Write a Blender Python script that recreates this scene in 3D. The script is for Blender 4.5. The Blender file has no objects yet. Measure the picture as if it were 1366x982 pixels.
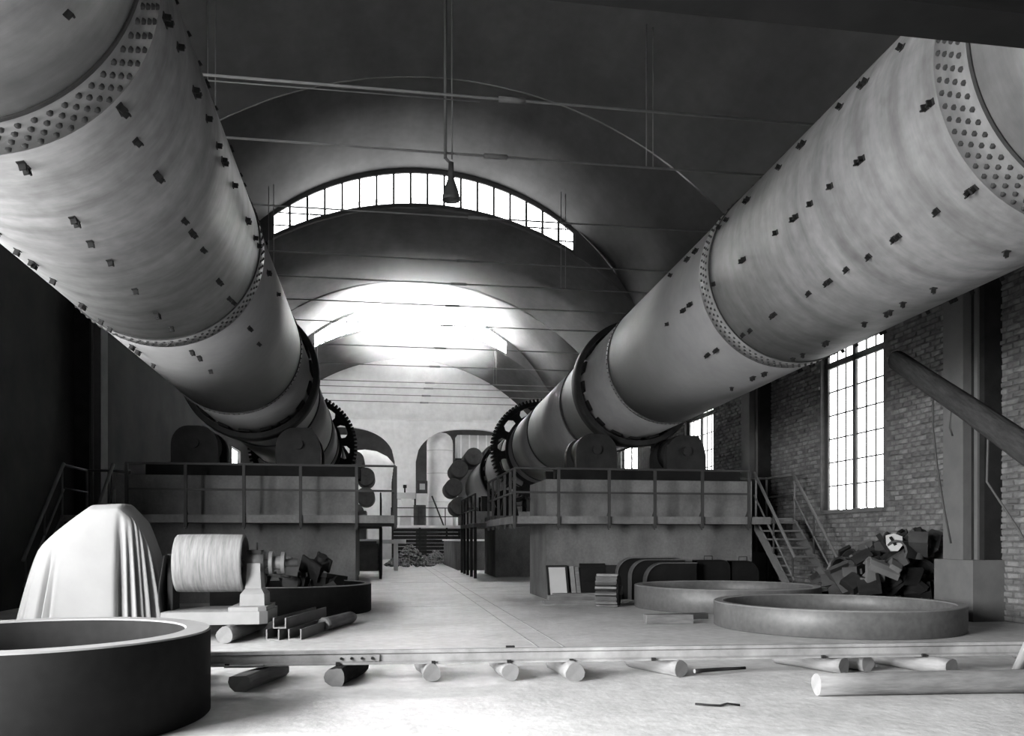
import bpy, math, random
from mathutils import Vector, Matrix

R = math.radians
random.seed(11)
scene = bpy.context.scene
col = scene.collection

# ------------------------------------------------------------------ camera
EYE = 1.40
cam_data = bpy.data.cameras.new('camera')
cam = bpy.data.objects.new('camera', cam_data)
col.objects.link(cam)
cam.location = (0, 0, EYE)
cam.rotation_euler = (R(90), 0, -math.atan(170 / 1100))
cam_data.sensor_fit = 'HORIZONTAL'
cam_data.sensor_width = 36.0
cam_data.lens = 36.0 * 1100 / 1366
cam_data.shift_y = (720 - 491) / 1366
cam_data.clip_start = 0.05
cam_data.clip_end = 300
scene.camera = cam

# ------------------------------------------------------------------ light
world = bpy.data.worlds.new('overcast_sky')
scene.world = world
world.use_nodes = True
bg = world.node_tree.nodes['Background']
bg.inputs[0].default_value = (1, 1, 1, 1)
bg.inputs[1].default_value = 68.0

WIN = 3.5        # brightness of the lit wall windows
CRES = 9.0      # brightness of the crescent roof lights

def portal(name, loc, rot, sx, sy):
    d = bpy.data.lights.new(name, 'AREA')
    d.shape = 'RECTANGLE'; d.size = sx; d.size_y = sy
    d.cycles.is_portal = True
    o = bpy.data.objects.new(name, d); col.objects.link(o)
    o.location = loc; o.rotation_euler = rot
    return o

portal('doorway_daylight', (-7.55, 2.0, 3.1), (0, R(-90), 0), 6.1, 6.5)

vs = scene.view_settings
vs.view_transform = 'Standard'
vs.look = 'None'
vs.exposure = 0.0
vs.gamma = 1.0
vs.use_curve_mapping = False
scene.cycles.max_bounces = 8
scene.cycles.diffuse_bounces = 5
scene.cycles.caustics_reflective = False
scene.cycles.caustics_refractive = False
scene.cycles.use_denoising = True

# ------------------------------------------------------------------ materials
MATS = {}
def mat(name, g, rough=0.85, metal=0.0, amount=0.25, scale=2.0, bump=0.0, bscale=20.0, stretch=(1, 1, 1), spec=0.08, detail=6, fine=0.0, fscale=40.0):
    if name in MATS: return MATS[name]
    m = bpy.data.materials.new(name); m.use_nodes = True
    nt = m.node_tree; N = nt.nodes; L = nt.links
    b = N['Principled BSDF']
    b.inputs['Roughness'].default_value = rough
    b.inputs['Metallic'].default_value = metal
    b.inputs['Specular IOR Level'].default_value = spec
    tc = N.new('ShaderNodeTexCoord')
    mp = N.new('ShaderNodeMapping'); mp.inputs['Scale'].default_value = stretch
    L.new(tc.outputs['Object'], mp.inputs['Vector'])
    nz = N.new('ShaderNodeTexNoise'); nz.inputs['Scale'].default_value = scale; nz.inputs['Detail'].default_value = detail
    nz.inputs['Roughness'].default_value = 0.6
    L.new(mp.outputs[0], nz.inputs['Vector'])
    cr = N.new('ShaderNodeMapRange')
    cr.inputs['From Min'].default_value = 0.28; cr.inputs['From Max'].default_value = 0.72
    cr.inputs['To Min'].default_value = g * (1 - amount); cr.inputs['To Max'].default_value = g * (1 + amount)
    L.new(nz.outputs['Fac'], cr.inputs['Value'])
    out = cr.outputs[0]
    if fine:
        n2 = N.new('ShaderNodeTexNoise'); n2.inputs['Scale'].default_value = fscale; n2.inputs['Detail'].default_value = 3
        L.new(tc.outputs['Object'], n2.inputs['Vector'])
        r2 = N.new('ShaderNodeMapRange'); r2.inputs['From Min'].default_value = .3; r2.inputs['From Max'].default_value = .7
        r2.inputs['To Min'].default_value = 1 - fine; r2.inputs['To Max'].default_value = 1 + fine
        L.new(n2.outputs['Fac'], r2.inputs['Value'])
        mm = N.new('ShaderNodeMath'); mm.operation = 'MULTIPLY'
        L.new(out, mm.inputs[0]); L.new(r2.outputs[0], mm.inputs[1]); out = mm.outputs[0]
    cc = N.new('ShaderNodeCombineColor')
    for i in range(3): L.new(out, cc.inputs[i])
    L.new(cc.outputs[0], b.inputs['Base Color'])
    if bump:
        nb = N.new('ShaderNodeTexNoise'); nb.inputs['Scale'].default_value = bscale; nb.inputs['Detail'].default_value = 5
        L.new(mp.outputs[0], nb.inputs['Vector'])
        bp = N.new('ShaderNodeBump'); bp.inputs['Strength'].default_value = bump; bp.inputs['Distance'].default_value = 0.02
        L.new(nb.outputs['Fac'], bp.inputs['Height']); L.new(bp.outputs[0], b.inputs['Normal'])
    MATS[name] = m
    return m

def lit_glass(name, strength, g=0.9):
    m = bpy.data.materials.new(name); m.use_nodes = True
    nt = m.node_tree; N = nt.nodes; L = nt.links
    b = N['Principled BSDF']
    b.inputs['Base Color'].default_value = (g, g, g, 1); b.inputs['Roughness'].default_value = 0.4
    b.inputs['Emission Color'].default_value = (1, 1, 1, 1)
    tc = N.new('ShaderNodeTexCoord'); nz = N.new('ShaderNodeTexNoise'); nz.inputs['Scale'].default_value = 3.0
    L.new(tc.outputs['Object'], nz.inputs['Vector'])
    r = N.new('ShaderNodeMapRange'); r.inputs['To Min'].default_value = strength * .8; r.inputs['To Max'].default_value = strength * 1.2
    L.new(nz.outputs['Fac'], r.inputs['Value']); L.new(r.outputs[0], b.inputs['Emission Strength'])
    MATS[name] = m
    return m

M_floor = mat('floor_concrete', .430, .55, spec=.5, amount=.22, scale=.9, bump=.3, bscale=14, fine=.14, fscale=7)
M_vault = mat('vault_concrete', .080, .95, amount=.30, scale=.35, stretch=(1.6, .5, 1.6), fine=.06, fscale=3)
M_backwall = mat('white_wall', .78, .95, amount=.10, scale=.8, bump=.1, fine=.06, fscale=3)
M_darkwall = mat('dark_plaster', .03, .95, amount=.3, scale=.8)  # very dark wall tone, varied at random
M_pier = mat('pier_concrete', .120, .92, amount=.40, scale=1.3, stretch=(1, 1, .6), bump=.12, bscale=8, fine=.10, fscale=18)
M_mortar = mat('mortar', .100, .95, amount=.3, scale=6, bump=.5, bscale=30)
M_brick = [mat('brick_dark', .115, .95, amount=.35, scale=5, bump=.6, bscale=25),
           mat('brick_mid', .145, .95, amount=.35, scale=5, bump=.6, bscale=25),
           mat('brick_pale', .180, .95, amount=.35, scale=5, bump=.6, bscale=25)]
M_column = mat('column_concrete', .115, .9, amount=.15, scale=2)
M_frame = mat('window_iron', .06, .7, amount=.2)
M_kiln = mat('kiln_paint', .155, .55, amount=.34, scale=1.0, stretch=(.6, 3.6, .6), spec=.3, bump=.08, bscale=5, fine=.13, fscale=7)
M_kiln_far = mat('kiln_paint_smooth', .150, .6, amount=.09, scale=1.2, spec=.3, fine=.05, fscale=5)
M_rivet = mat('rivet_steel', .035, .6, amount=.2, scale=9)
M_iron = mat('dark_iron', .020, .6, metal=0.0, amount=.3, scale=3, bump=.15)
M_black = mat('black_iron', .010, .7, amount=.3, scale=3)
M_ring = mat('turned_steel', .105, .5, metal=.2, amount=.18, scale=1.5, spec=.4, fine=.12, fscale=12)
M_ringdark = mat('dull_rolled_steel', .012, .8, metal=0, amount=.2, scale=1.5, fine=.1, fscale=12)
M_ringface = mat('machined_face', .20, .5, amount=.12, scale=3, spec=.3)
M_steel = mat('steel_grey', .140, .5, metal=.3, amount=.2, scale=4)
M_cast = mat('machine_casting', .250, .7, amount=.12, scale=2.5, bump=.05)
M_pulley = mat('pulley_wrap', .200, .65, amount=.35, scale=2.2, stretch=(12, 1.2, 1.2), bump=.2)
M_tarp = mat('canvas', .290, .95, amount=.06, scale=2, bump=.12, bscale=6)
M_wood = mat('weathered_wood', .150, .9, amount=.3, scale=3, stretch=(1, 6, 6), bump=.4, bscale=8)
M_bark = mat('bark', .020, .95, amount=.45, scale=4, stretch=(1, 5, 5), bump=.8, bscale=6)
M_cut = mat('sawn_end', .200, .9, amount=.18, scale=6)
M_log_pale = mat('peeled_log', .200, .9, amount=.2, scale=3, stretch=(1, 5, 5), bump=.4, bscale=6)
M_rail = mat('dusty_rail', .250, .8, amount=.4, scale=2.5, stretch=(1, 1, 1), bump=.2)
M_rod = mat('rod_iron', .16, .7, amount=.2)
M_stair = mat('painted_rail', .110, .7, amount=.15)
M_post = mat('rail_iron', .040, .65, amount=.2)
M_scrap = [mat('scrap_dark', .020, .65, amount=.4, scale=3), mat('scrap_mid', .050, .6, amount=.3, scale=3),
           mat('scrap_light', .110, .6, amount=.25, scale=3)]
M_white = mat('white_enamel', .420, .5, amount=.05)
M_tank = mat('tank_shell', .55, .7, amount=.12, scale=2)
M_rubble = mat('rubble', .16, .95, amount=.5, scale=6)
M_pane = lit_glass('daylit_pane', WIN)
M_pane_far = lit_glass('daylit_far_pane', WIN * 6)  # glow raised on the far windows to brighten the end wall
M_pane_dim = lit_glass('added_skylight_pane', WIN * .3)  # added skylight, glow kept low so the arch interiors stay darker
M_pane_fill = lit_glass('fill_near_pane', 32)  # added glowing panes that brighten the mid floor and pulley
M_cres = lit_glass('daylit_roof_pane', CRES)
M_cres2 = lit_glass('daylit_far_roof_pane', CRES * 16.0)
M_cres3 = lit_glass('daylit_back_roof_pane', CRES * 5.5)

# ------------------------------------------------------------------ mesh builder
class MB:
    def __init__(s): s.v = []; s.f = []; s.mi = []; s.sm = []
    def add(s, vs_, fs, mi=0, smooth=False):
        n = len(s.v); s.v += [tuple(p) for p in vs_]
        for f in fs: s.f.append(tuple(i + n for i in f)); s.mi.append(mi); s.sm.append(smooth)
        return s
    def box(s, x0, x1, y0, y1, z0, z1, mi=0):
        v = [(x0,y0,z0),(x1,y0,z0),(x1,y1,z0),(x0,y1,z0),(x0,y0,z1),(x1,y0,z1),(x1,y1,z1),(x0,y1,z1)]
        return s.add(v, [(0,3,2,1),(4,5,6,7),(0,1,5,4),(1,2,6,5),(2,3,7,6),(3,0,4,7)], mi)
    def cbox(s, c, d, mi=0):
        return s.box(c[0]-d[0]/2, c[0]+d[0]/2, c[1]-d[1]/2, c[1]+d[1]/2, c[2]-d[2]/2, c[2]+d[2]/2, mi)
    def prism(s, pts, y0, y1, mi=0, axis='y'):
        """closed outline pts (a,b) pushed along an axis; y: (x,z), x: (y,z), z: (x,y)"""
        n = len(pts)
        def P(a, b, t):
            return (a, t, b) if axis == 'y' else ((t, a, b) if axis == 'x' else (a, b, t))
        v = [P(a, b, y0) for a, b in pts] + [P(a, b, y1) for a, b in pts]
        f = [tuple(range(n)), tuple(range(2*n-1, n-1, -1))] + [(i, i+n, (i+1) % n + n, (i+1) % n) for i in range(n)]
        return s.add(v, f, mi)
    def cyl(s, a, b, r0, r1=None, n=16, mi=0, cap=True, capmi=None, smooth=True):
        a = Vector(a); b = Vector(b); r1 = r0 if r1 is None else r1
        d = (b - a).normalized()
        u = d.orthogonal().normalized()
        if abs(d.z) < .9: u = d.cross(Vector((0, 0, 1))).normalized()
        w = d.cross(u)
        v = []
        for c, r in ((a, r0), (b, r1)):
            for i in range(n):
                t = 2*math.pi*i/n
                v.append(c + u*(r*math.cos(t)) + w*(r*math.sin(t)))
        s.add(v, [(i, (i+1) % n, (i+1) % n + n, i+n) for i in range(n)], mi, smooth)
        if cap:
            k = len(s.v) - 2*n; cm = mi if capmi is None else capmi
            s.f.append(tuple(k+i for i in range(n-1, -1, -1))); s.mi.append(cm); s.sm.append(False)
            s.f.append(tuple(k+n+i for i in range(n))); s.mi.append(cm); s.sm.append(False)
        return s
    def tube(s, pts, r, n=8, mi=0):
        pts = [Vector(p) for p in pts]; rings = []
        for i, p in enumerate(pts):
            d = (pts[min(i+1, len(pts)-1)] - pts[max(i-1, 0)]).normalized()
            u = d.cross(Vector((0, 0, 1)))
            if u.length < .05: u = d.cross(Vector((0, 1, 0)))
            u.normalize(); w = d.cross(u)
            rr = r[i] if isinstance(r, (list, tuple)) else r
            rings.append([p + u*(rr*math.cos(2*math.pi*k/n)) + w*(rr*math.sin(2*math.pi*k/n)) for k in range(n)])
        v = [q for g in rings for q in g]; f = []
        for i in range(len(pts)-1):
            for k in range(n): f.append((i*n+k, i*n+(k+1) % n, (i+1)*n+(k+1) % n, (i+1)*n+k))
        s.add(v, f, mi, True)
        k = len(s.v)-len(v)
        s.f.append(tuple(k+i for i in range(n-1, -1, -1))); s.mi.append(mi); s.sm.append(False)
        s.f.append(tuple(k+len(v)-n+i for i in range(n))); s.mi.append(mi); s.sm.append(False)
        return s
    def lathe(s, prof, o=(0,0,0), axis='z', n=64, mi=0, closed=True, smooth=False):
        """profile (radius, t) turned about an axis through o"""
        m = len(prof); v = []
        for i in range(n):
            a = 2*math.pi*i/n; c, q = math.cos(a), math.sin(a)
            for r, t in prof:
                p = (r*c, r*q, t) if axis == 'z' else ((r*c, t, r*q) if axis == 'y' else (t, r*c, r*q))
                v.append((p[0]+o[0], p[1]+o[1], p[2]+o[2]))
        f = []
        for i in range(n):
            j = (i+1) % n
            for k in range(m if closed else m-1):
                l = (k+1) % m
                f.append((i*m+k, j*m+k, j*m+l, i*m+l))
        return s.add(v, f, mi, smooth)
    def xf(s, M):
        s.v = [tuple(M @ Vector(p)) for p in s.v]; return s
    def mesh(s, name, mats):
        me = bpy.data.meshes.new(name)
        me.from_pydata(s.v, [], s.f)
        for m in (mats if isinstance(mats, (list, tuple)) else [mats]): me.materials.append(m)
        me.polygons.foreach_set('material_index', s.mi)
        me.polygons.foreach_set('use_smooth', s.sm)
        me.update()
        return me
    def build(s, name, mats, parent=None, origin=None):
        """world-space vertices; origin given or the base of the box"""
        if origin is None:
            if parent is not None: origin = tuple(parent.matrix_basis.translation) if parent.parent is None else tuple(WPOS[parent.name])
            else:
                xs = [p[0] for p in s.v]; ys = [p[1] for p in s.v]; zs = [p[2] for p in s.v]
                origin = ((min(xs)+max(xs))/2, (min(ys)+max(ys))/2, min(zs))
        o_ = Vector(origin)
        s.v = [tuple(Vector(p) - o_) for p in s.v]
        o = bpy.data.objects.new(name, s.mesh(name, mats)); col.objects.link(o)
        if parent is not None:
            o.parent = parent
            o.location = o_ - WPOS[parent.name]
        else: o.location = o_
        WPOS[o.name] = o_
        return o

WPOS = {}
def fixn(o):
    import bmesh
    bm = bmesh.new(); bm.from_mesh(o.data); bmesh.ops.recalc_face_normals(bm, faces=bm.faces); bm.to_mesh(o.data); bm.free()
    return o
def tag(o, label, cat=None, group=None, kind=None):
    o['label'] = label
    if cat: o['category'] = cat
    if group: o['group'] = group
    if kind: o['kind'] = kind
    return o
def struct(o, label=None):
    o['kind'] = 'structure'
    if label: o['label'] = label
    return o
def empty(name, loc, rz=0):
    o = bpy.data.objects.new(name, None); col.objects.link(o)
    o.empty_display_size = .2
    o.location = loc; o.rotation_euler = (0, 0, rz)
    WPOS[o.name] = Vector(loc)
    return o
def child_mesh(name, me, parent, loc, rot=(0, 0, 0), scale=(1, 1, 1)):
    o = bpy.data.objects.new(name, me); col.objects.link(o)
    o.parent = parent; o.location = loc; o.rotation_euler = rot; o.scale = scale
    return o

# ------------------------------------------------------------------ building
CX = 1.55                    # centre line of the hall
XL, XR = -7.40, 10.50        # inner faces of the side walls
BAYS = [-4.3, 4.35, 13.0, 21.7, 30.3, 39.0, 47.6, 56.0]
YF, YB = -7.0, 56.0
ZLOW, RLOW, ZHIGH, RHIGH = 13.55, 11.2, 14.94, 8.9
def zlow(x): return ZLOW - RLOW + math.sqrt(RLOW**2 - (x-CX)**2)
def zhigh(x):
    d = abs(x-CX)
    return max(zlow(x), ZHIGH - RHIGH + math.sqrt(max(0, RHIGH**2 - d*d)) if d < RHIGH else 0)
SPRING = zlow(XR)

floor_o = MB().box(-16, XR+.4, YF-.4, 66, -.4, 0).build('floor', M_floor, origin=(0, 0, 0))
struct(floor_o, 'dusty pale concrete floor of the kiln hall')
# floor joints as shallow proud fillets of darker grout running down the aisle
M_joint = mat('joint_grout', .30, .95, amount=.3, scale=6)
for jx in (1.98, 2.32):
    MB().box(jx-.012, jx+.012, 9.9, 50, 0, .003).build('floor_joint', M_joint, floor_o)
for jy in (17.3, 27.0):
    MB().box(.2, 3.6, jy-.012, jy+.012, 0, .003).build('floor_joint', M_joint, floor_o)

# vaulted ceiling: low bays, and raised bays 21.7-30.3 and 39-47.6
xs = [XL + (XR-XL)*i/64 for i in range(65)]
ceil_root = empty('ceiling', (CX, 20, SPRING)); struct(ceil_root, 'concrete barrel vault in stepped low and raised bays')
def vault(y0, y1, zf):
    mb = MB(); n = len(xs)
    v = []
    for y in (y0, y1):
        v += [(x, y, zf(x)) for x in xs] + [(x, y, zf(x)+.35) for x in xs]
    def idx(r, top, i): return r*2*n + (n if top else 0) + i
    f = []
    for i in range(n-1):
        f.append((idx(0,0,i), idx(0,0,i+1), idx(1,0,i+1), idx(1,0,i)))
        f.append((idx(0,1,i), idx(1,1,i), idx(1,1,i+1), idx(0,1,i+1)))
        f.append((idx(0,0,i), idx(0,1,i), idx(0,1,i+1), idx(0,0,i+1)))
        f.append((idx(1,0,i), idx(1,0,i+1), idx(1,1,i+1), idx(1,1,i)))
    mb.add(v, f, 0, False)
    mb.sm = [True if k % 4 == 0 else False for k in range(len(mb.sm))]
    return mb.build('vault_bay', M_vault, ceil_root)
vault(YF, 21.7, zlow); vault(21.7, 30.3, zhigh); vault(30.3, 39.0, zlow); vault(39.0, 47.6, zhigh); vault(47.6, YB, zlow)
# transverse ribs at the bay lines
def rib(y):
    mb = MB(); v = []; f = []; n = len(xs)
    for dy, dz in ((-.22, 0.02), (.22, 0.02), (.22, -.28), (-.22, -.28)):
        v += [(x, y+dy, zlow(x)+dz) for x in xs]
    for k in range(4):
        l = (k+1) % 4
        for i in range(n-1): f.append((k*n+i, k*n+i+1, l*n+i+1, l*n+i))
    mb.add(v, f); return fixn(mb.build('vault_rib', M_vault, ceil_root))
for y in (13.0,): rib(y)

# crescent roof lights in the end walls of the raised bays
def crescent(num, y, facing, glass, label):
    """end wall of a raised bay with its glazed crescent; facing -1 looks toward the camera"""
    root = empty('window_%d' % num, (CX, y, ZLOW)); struct(root, label)
    W = 5.5
    def cutz(x): return zlow(x) + .02
    # solid side pieces beyond the glass, and top rim
    for sgn in (-1, 1):
        mb = MB(); x2 = [CX + sgn*(W + (7.75-W)*i/10) for i in range(11)]
        v = []
        for yy in (y-.12, y+.12):
            v += [(x, yy, zlow(x)) for x in x2] + [(x, yy, max(zlow(x), zhigh(x))+.02) for x in x2]
        n = 11; f = []
        for r in (0, 1):
            for i in range(n-1): f.append((r*2*n+i, r*2*n+i+1, r*2*n+n+i+1, r*2*n+n+i))
        f.append((0, n, 3*n, 2*n))
        mb.add(v, f); mb.build('spandrel', M_vault, root)
    NP = 18
    st = 2*W/NP
    for k in range(NP):
        xa = CX - W + k*st; xb = xa + st
        mb = MB(); v = []
        g = .035
        for x in (xa+g, xb-g): v += [(x, y, zlow(x)+.10), (x, y, zhigh(x)-.16)]
        v2 = [(a, y+.012, c) for a, b, c in v]
        mb.add(v+v2, [(0,2,3,1), (4,5,7,6), (0,1,5,4), (2,6,7,3), (1,3,7,5), (0,4,6,2)])
        mb.build('pane', glass, root)
    for k in range(NP+1):
        x = CX - W + k*st
        w = .04 if 0 < k < NP else .06
        MB().box(x-w, x+w, y-.07, y+.07, zlow(x), zhigh(x)+.01).build('mullion', M_frame, root)
    # transoms following one level on the outer panes, plus curved head and cill
    for (fz, dz0, dz1, nm) in ((zlow, -.02, .11, 'cill'), (zhigh, -.17, .02, 'head')):
        mb = MB(); x2 = [CX - W + 2*W*i/36 for i in range(37)]; n = 37; v = []
        for yy in (y-.09, y+.09):
            v += [(x, yy, fz(x)+dz0) for x in x2] + [(x, yy, fz(x)+dz1) for x in x2]
        f = []
        for i in range(n-1):
            f += [(i, i+1, n+i+1, n+i), (2*n+i, 3*n+i, 3*n+i+1, 2*n+i+1), (n+i, n+i+1, 3*n+i+1, 3*n+i), (i, 2*n+i, 2*n+i+1, i+1)]
        mb.add(v, f); mb.build(nm, M_frame if nm == 'cill' else M_vault, root)
    for z in (13.05, 12.6):
        for sgn in (-1, 1):
            # span where z lies between the arcs
            xx = [d for d in [i*.02 for i in range(0, 276)] if zlow(CX+d) < z < zhigh(CX+d)]
            if xx:
                a, b = CX + sgn*min(xx), CX + sgn*max(xx)
                MB().box(min(a, b), max(a, b), y-.03, y+.03, z-.022, z+.022).build('glazing_bar', M_frame, root)
    return root
crescent(1, 30.3, -1, M_cres, 'nearer crescent roof light high above the aisle')
crescent(2, 47.6, -1, M_cres2, 'farther crescent roof light behind the bright haze')
crescent(3, 39.0, 1, M_cres3, 'roof light in the near end of the far raised bay')
mb = MB(); x2 = [CX - 7.75 + 15.5*i/40 for i in range(41)]; v = []
for yy in (21.6, 21.8): v += [(x, yy, zlow(x)+.02) for x in x2] + [(x, yy, zhigh(x)+.02) for x in x2]
f = []
for r_ in (0, 1):
    for i in range(40): f.append((r_*82+i, r_*82+i+1, r_*82+41+i+1, r_*82+41+i))
mb.add(v, f).build('end_gable', M_vault, ceil_root)

# side walls
wall_r = empty('wall_right', (XR, 20, 0)); struct(wall_r, 'rough brick side wall with tall windows')
WINS_R = [(16.15, 18.7), (25.35, 27.9), (33.4, 35.9), (42, 44.5), (50.5, 53.0)]   # openings along y
WZ0, WZ1 = 2.10, 5.98
def wall_strip(y0, y1, z0, z1, name='masonry', m=M_mortar):
    return MB().box(XR, XR+.45, y0, y1, z0, z1).build(name, m, wall_r)
wall_strip(YF, YB, 0, WZ0); wall_strip(YF, YB, WZ1, SPRING+.2)
prev = YF
for a, b in WINS_R:
    wall_strip(prev, a, WZ0, WZ1); prev = b
wall_strip(prev, YB, WZ0, WZ1)

# bricks on the part of the wall the photograph shows
brick_src = []
for k in range(3):
    for q in range(2):
        mb = MB(); L_, H_ = .268, .092
        j = lambda a: random.uniform(-a, a)
        v = []
        for (dy, dz) in ((-1,-1),(1,-1),(1,1),(-1,1)):
            v.append((.03, dy*L_/2, dz*H_/2))
        for (dy, dz) in ((-1,-1),(1,-1),(1,1),(-1,1)):
            v.append((-.022 + j(.012), dy*(L_/2-.010)+j(.008), dz*(H_/2-.010)+j(.006)))
        mb.add(v, [(0,1,2,3),(7,6,5,4),(0,4,5,1),(1,5,6,2),(2,6,7,3),(3,7,4,0)])
        brick_src.append((mb, M_brick[k], mb.mesh('brick', M_brick[k])))
PL, PH = .285, .105
cand = []
y0, y1, z1 = 9.6, 30.0, 7.6
nr = int(z1/PH)
for r in range(nr):
    z = PH*(r+.5)
    y = y0 + (PL/2 if r % 2 else 0)
    while y < y1:
        yc = y + PL/2
        ok = True
        for a, b in WINS_R:
            if a - .16 < yc < b + .16 and WZ0-.12 < z < WZ1+.06: ok = False
        if ok: cand.append((yc, z))
        y += PL
def shown(c):
    # big in the picture and not behind column, kiln or scrap
    yc, z = c
    return 11.6 < yc < 16.6 and 1.25 < z < 5.2 and not (12.45 < yc < 13.75)
near = sorted([c for c in cand if shown(c)], key=lambda c: c[0]**2 + (c[1]-2.6)**2*4)[:300]
nearset = set(near)
rest = [MB(), MB(), MB()]
for c in cand:
    k = random.choices(range(6), weights=[3, 3, 5, 5, 2, 2])[0]
    mb, m, me = brick_src[k]
    off = random.uniform(-.012, .012); tl = random.uniform(-.02, .02)
    if c in nearset:
        child_mesh('brick', me, wall_r, (off, c[0]-20, c[1]), (tl, 0, random.uniform(-.03, .03)))
    else:
        ct, sn = math.cos(tl), math.sin(tl)
        rest[k//2].add([(XR+off+p[0], c[0]+p[1]*ct-p[2]*sn, c[1]+p[1]*sn+p[2]*ct) for p in mb.v], mb.f)
for k in range(3):
    o = rest[k].build('brick_field', M_brick[k], wall_r); o['kind'] = 'stuff'

def side_window(num, a, b, label, glass=None, face=1):
    pane_m = glass or M_pane
    root = empty('window_%d' % num, (XR, (a+b)/2, WZ0)); struct(root, label)
    x = XR + .16
    # reveal frame
    MB().box(x-.05, x+.06, a, a+.14, WZ0, WZ1).build('frame_jamb', M_frame, root)
    MB().box(x-.05, x+.06, b-.14, b, WZ0, WZ1).build('frame_jamb', M_frame, root)
    MB().box(x-.05, x+.06, a, b, WZ1-.10, WZ1).build('frame_head', M_frame, root)
    MB().box(XR-.09, XR+.2, a-.08, b+.08, WZ0-.09, WZ0).build('window_sill', M_column, root)
    zt = 5.58
    MB().box(x-.06, x+.06, a, b, zt-.07, zt+.07).build('transom', M_frame, root)
    ym = (a+b)/2
    MB().box(x-.06, x+.06, ym-.06, ym+.06, WZ0, WZ1).build('mullion', M_frame, root)
    zs = [WZ0+.02 + (zt-.07-WZ0-.02)*i/6 for i in range(7)]
    for (ya, yb) in ((a+.14, ym-.06), (ym+.06, b-.14)):
        st = (yb-ya)/3
        for c in range(3):
            for r in range(6):
                MB().box(x, x+.012, ya+c*st+.012, ya+(c+1)*st-.012, zs[r]+.012, zs[r+1]-.012).build('pane', pane_m, root)
            MB().box(x, x+.012, ya+c*st+.012, ya+(c+1)*st-.012, zt+.08, WZ1-.11).build('pane', pane_m, root)
            if c:
                MB().box(x-.025, x+.025, ya+c*st-.014, ya+c*st+.014, WZ0, WZ1-.1).build('glazing_bar', M_frame, root)
        for r in range(1, 6):
            MB().box(x-.025, x+.025, ya, yb, zs[r]-.014, zs[r]+.014).build('glazing_bar', M_frame, root)
wl = ['tall multi-pane window in the brick wall above the stair', 'tall window farther along behind the right kiln',
      'third tall window in the brick wall', 'fourth tall window in the brick wall', 'unseen window added in the brick wall to light the end wall']  # last one is unseen, added to brighten the end wall
for i in range(5): side_window(4+i, WINS_R[i][0], WINS_R[i][1], wl[i], M_pane if i < 2 else M_pane_far)

# left wall with the open doorway the track runs through
wall_l = empty('wall_left', (XL, 20, 0)); struct(wall_l, 'dark plastered side wall in shadow')
DY0, DY1, DZ = -1.3, 5.3, 6.2
for (a, b, c, d) in ((YF, DY0, 0, SPRING+.2), (DY1, 8.6, 0, SPRING+.2), (8.6, 11.6, 0, WZ0), (8.6, 11.6, WZ1, SPRING+.2), (11.6, 42, 0, SPRING+.2), (42, 53, 0, WZ0), (42, 53, WZ1, SPRING+.2), (44.5, 50.5, WZ0, WZ1), (53, YB, 0, SPRING+.2), (DY0, DY1, DZ, SPRING+.2)):
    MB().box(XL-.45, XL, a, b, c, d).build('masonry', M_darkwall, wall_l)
for i, (a, b) in enumerate(((42, 44.5), (50.5, 53.0), (8.6, 11.6))):  # second and third are unseen, added to brighten end wall and mid floor
    root = empty('window_%d' % (9+i), (XL, (a+b)/2, WZ0)); struct(root, ('tall window in the far left wall', 'unseen window added in the far left wall to light the end wall', 'glowing window added out of view in the left wall to brighten the floor')[i])
    for c in range(6):
        for r in range(7):
            ya = a + (b-a)*c/6; za = WZ0 + (WZ1-WZ0)*r/7
            MB().box(XL-.17, XL-.158, ya+.02, ya+(b-a)/6-.02, za+.02, za+(WZ1-WZ0)/7-.02).build('pane', M_pane_far if i < 2 else M_pane_fill, root)
    for c in range(7): MB().box(XL-.2, XL-.13, a+(b-a)*c/6-.02, a+(b-a)*c/6+.02, WZ0, WZ1).build('glazing_bar', M_frame, root)
    for r in range(8): MB().box(XL-.2, XL-.13, a, b, WZ0+(WZ1-WZ0)*r/7-.02, WZ0+(WZ1-WZ0)*r/7+.02).build('glazing_bar', M_frame, root)
door = empty('door_1', (XL, (DY0+DY1)/2, 0)); struct(door, 'open goods doorway in the side wall')
MB().box(XL-.47, XL+.06, DY0-.18, DY0, 0, DZ+.18).build('jamb', M_column, door)
MB().box(XL-.47, XL+.06, DY1, DY1+.18, 0, DZ+.18).build('jamb', M_column, door)
MB().box(XL-.47, XL+.06, DY0, DY1, DZ, DZ+.18).build('lintel', M_column, door)
wp = MB().box(XL, -5.9, 13.55, 13.8, 0, 5.2).build('wall_shade_baffle', M_darkwall); struct(wp, 'dark stub wall added out of view to shade the left pier')  # unseen stub wall added to keep doorway light off the left pier
# front wall behind the camera
wf = MB().box(XL-.45, XR+.45, YF-.4, YF, 0, ZHIGH+.6).build('wall_front', M_darkwall); struct(wf, 'dark end wall behind the viewer')

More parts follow.
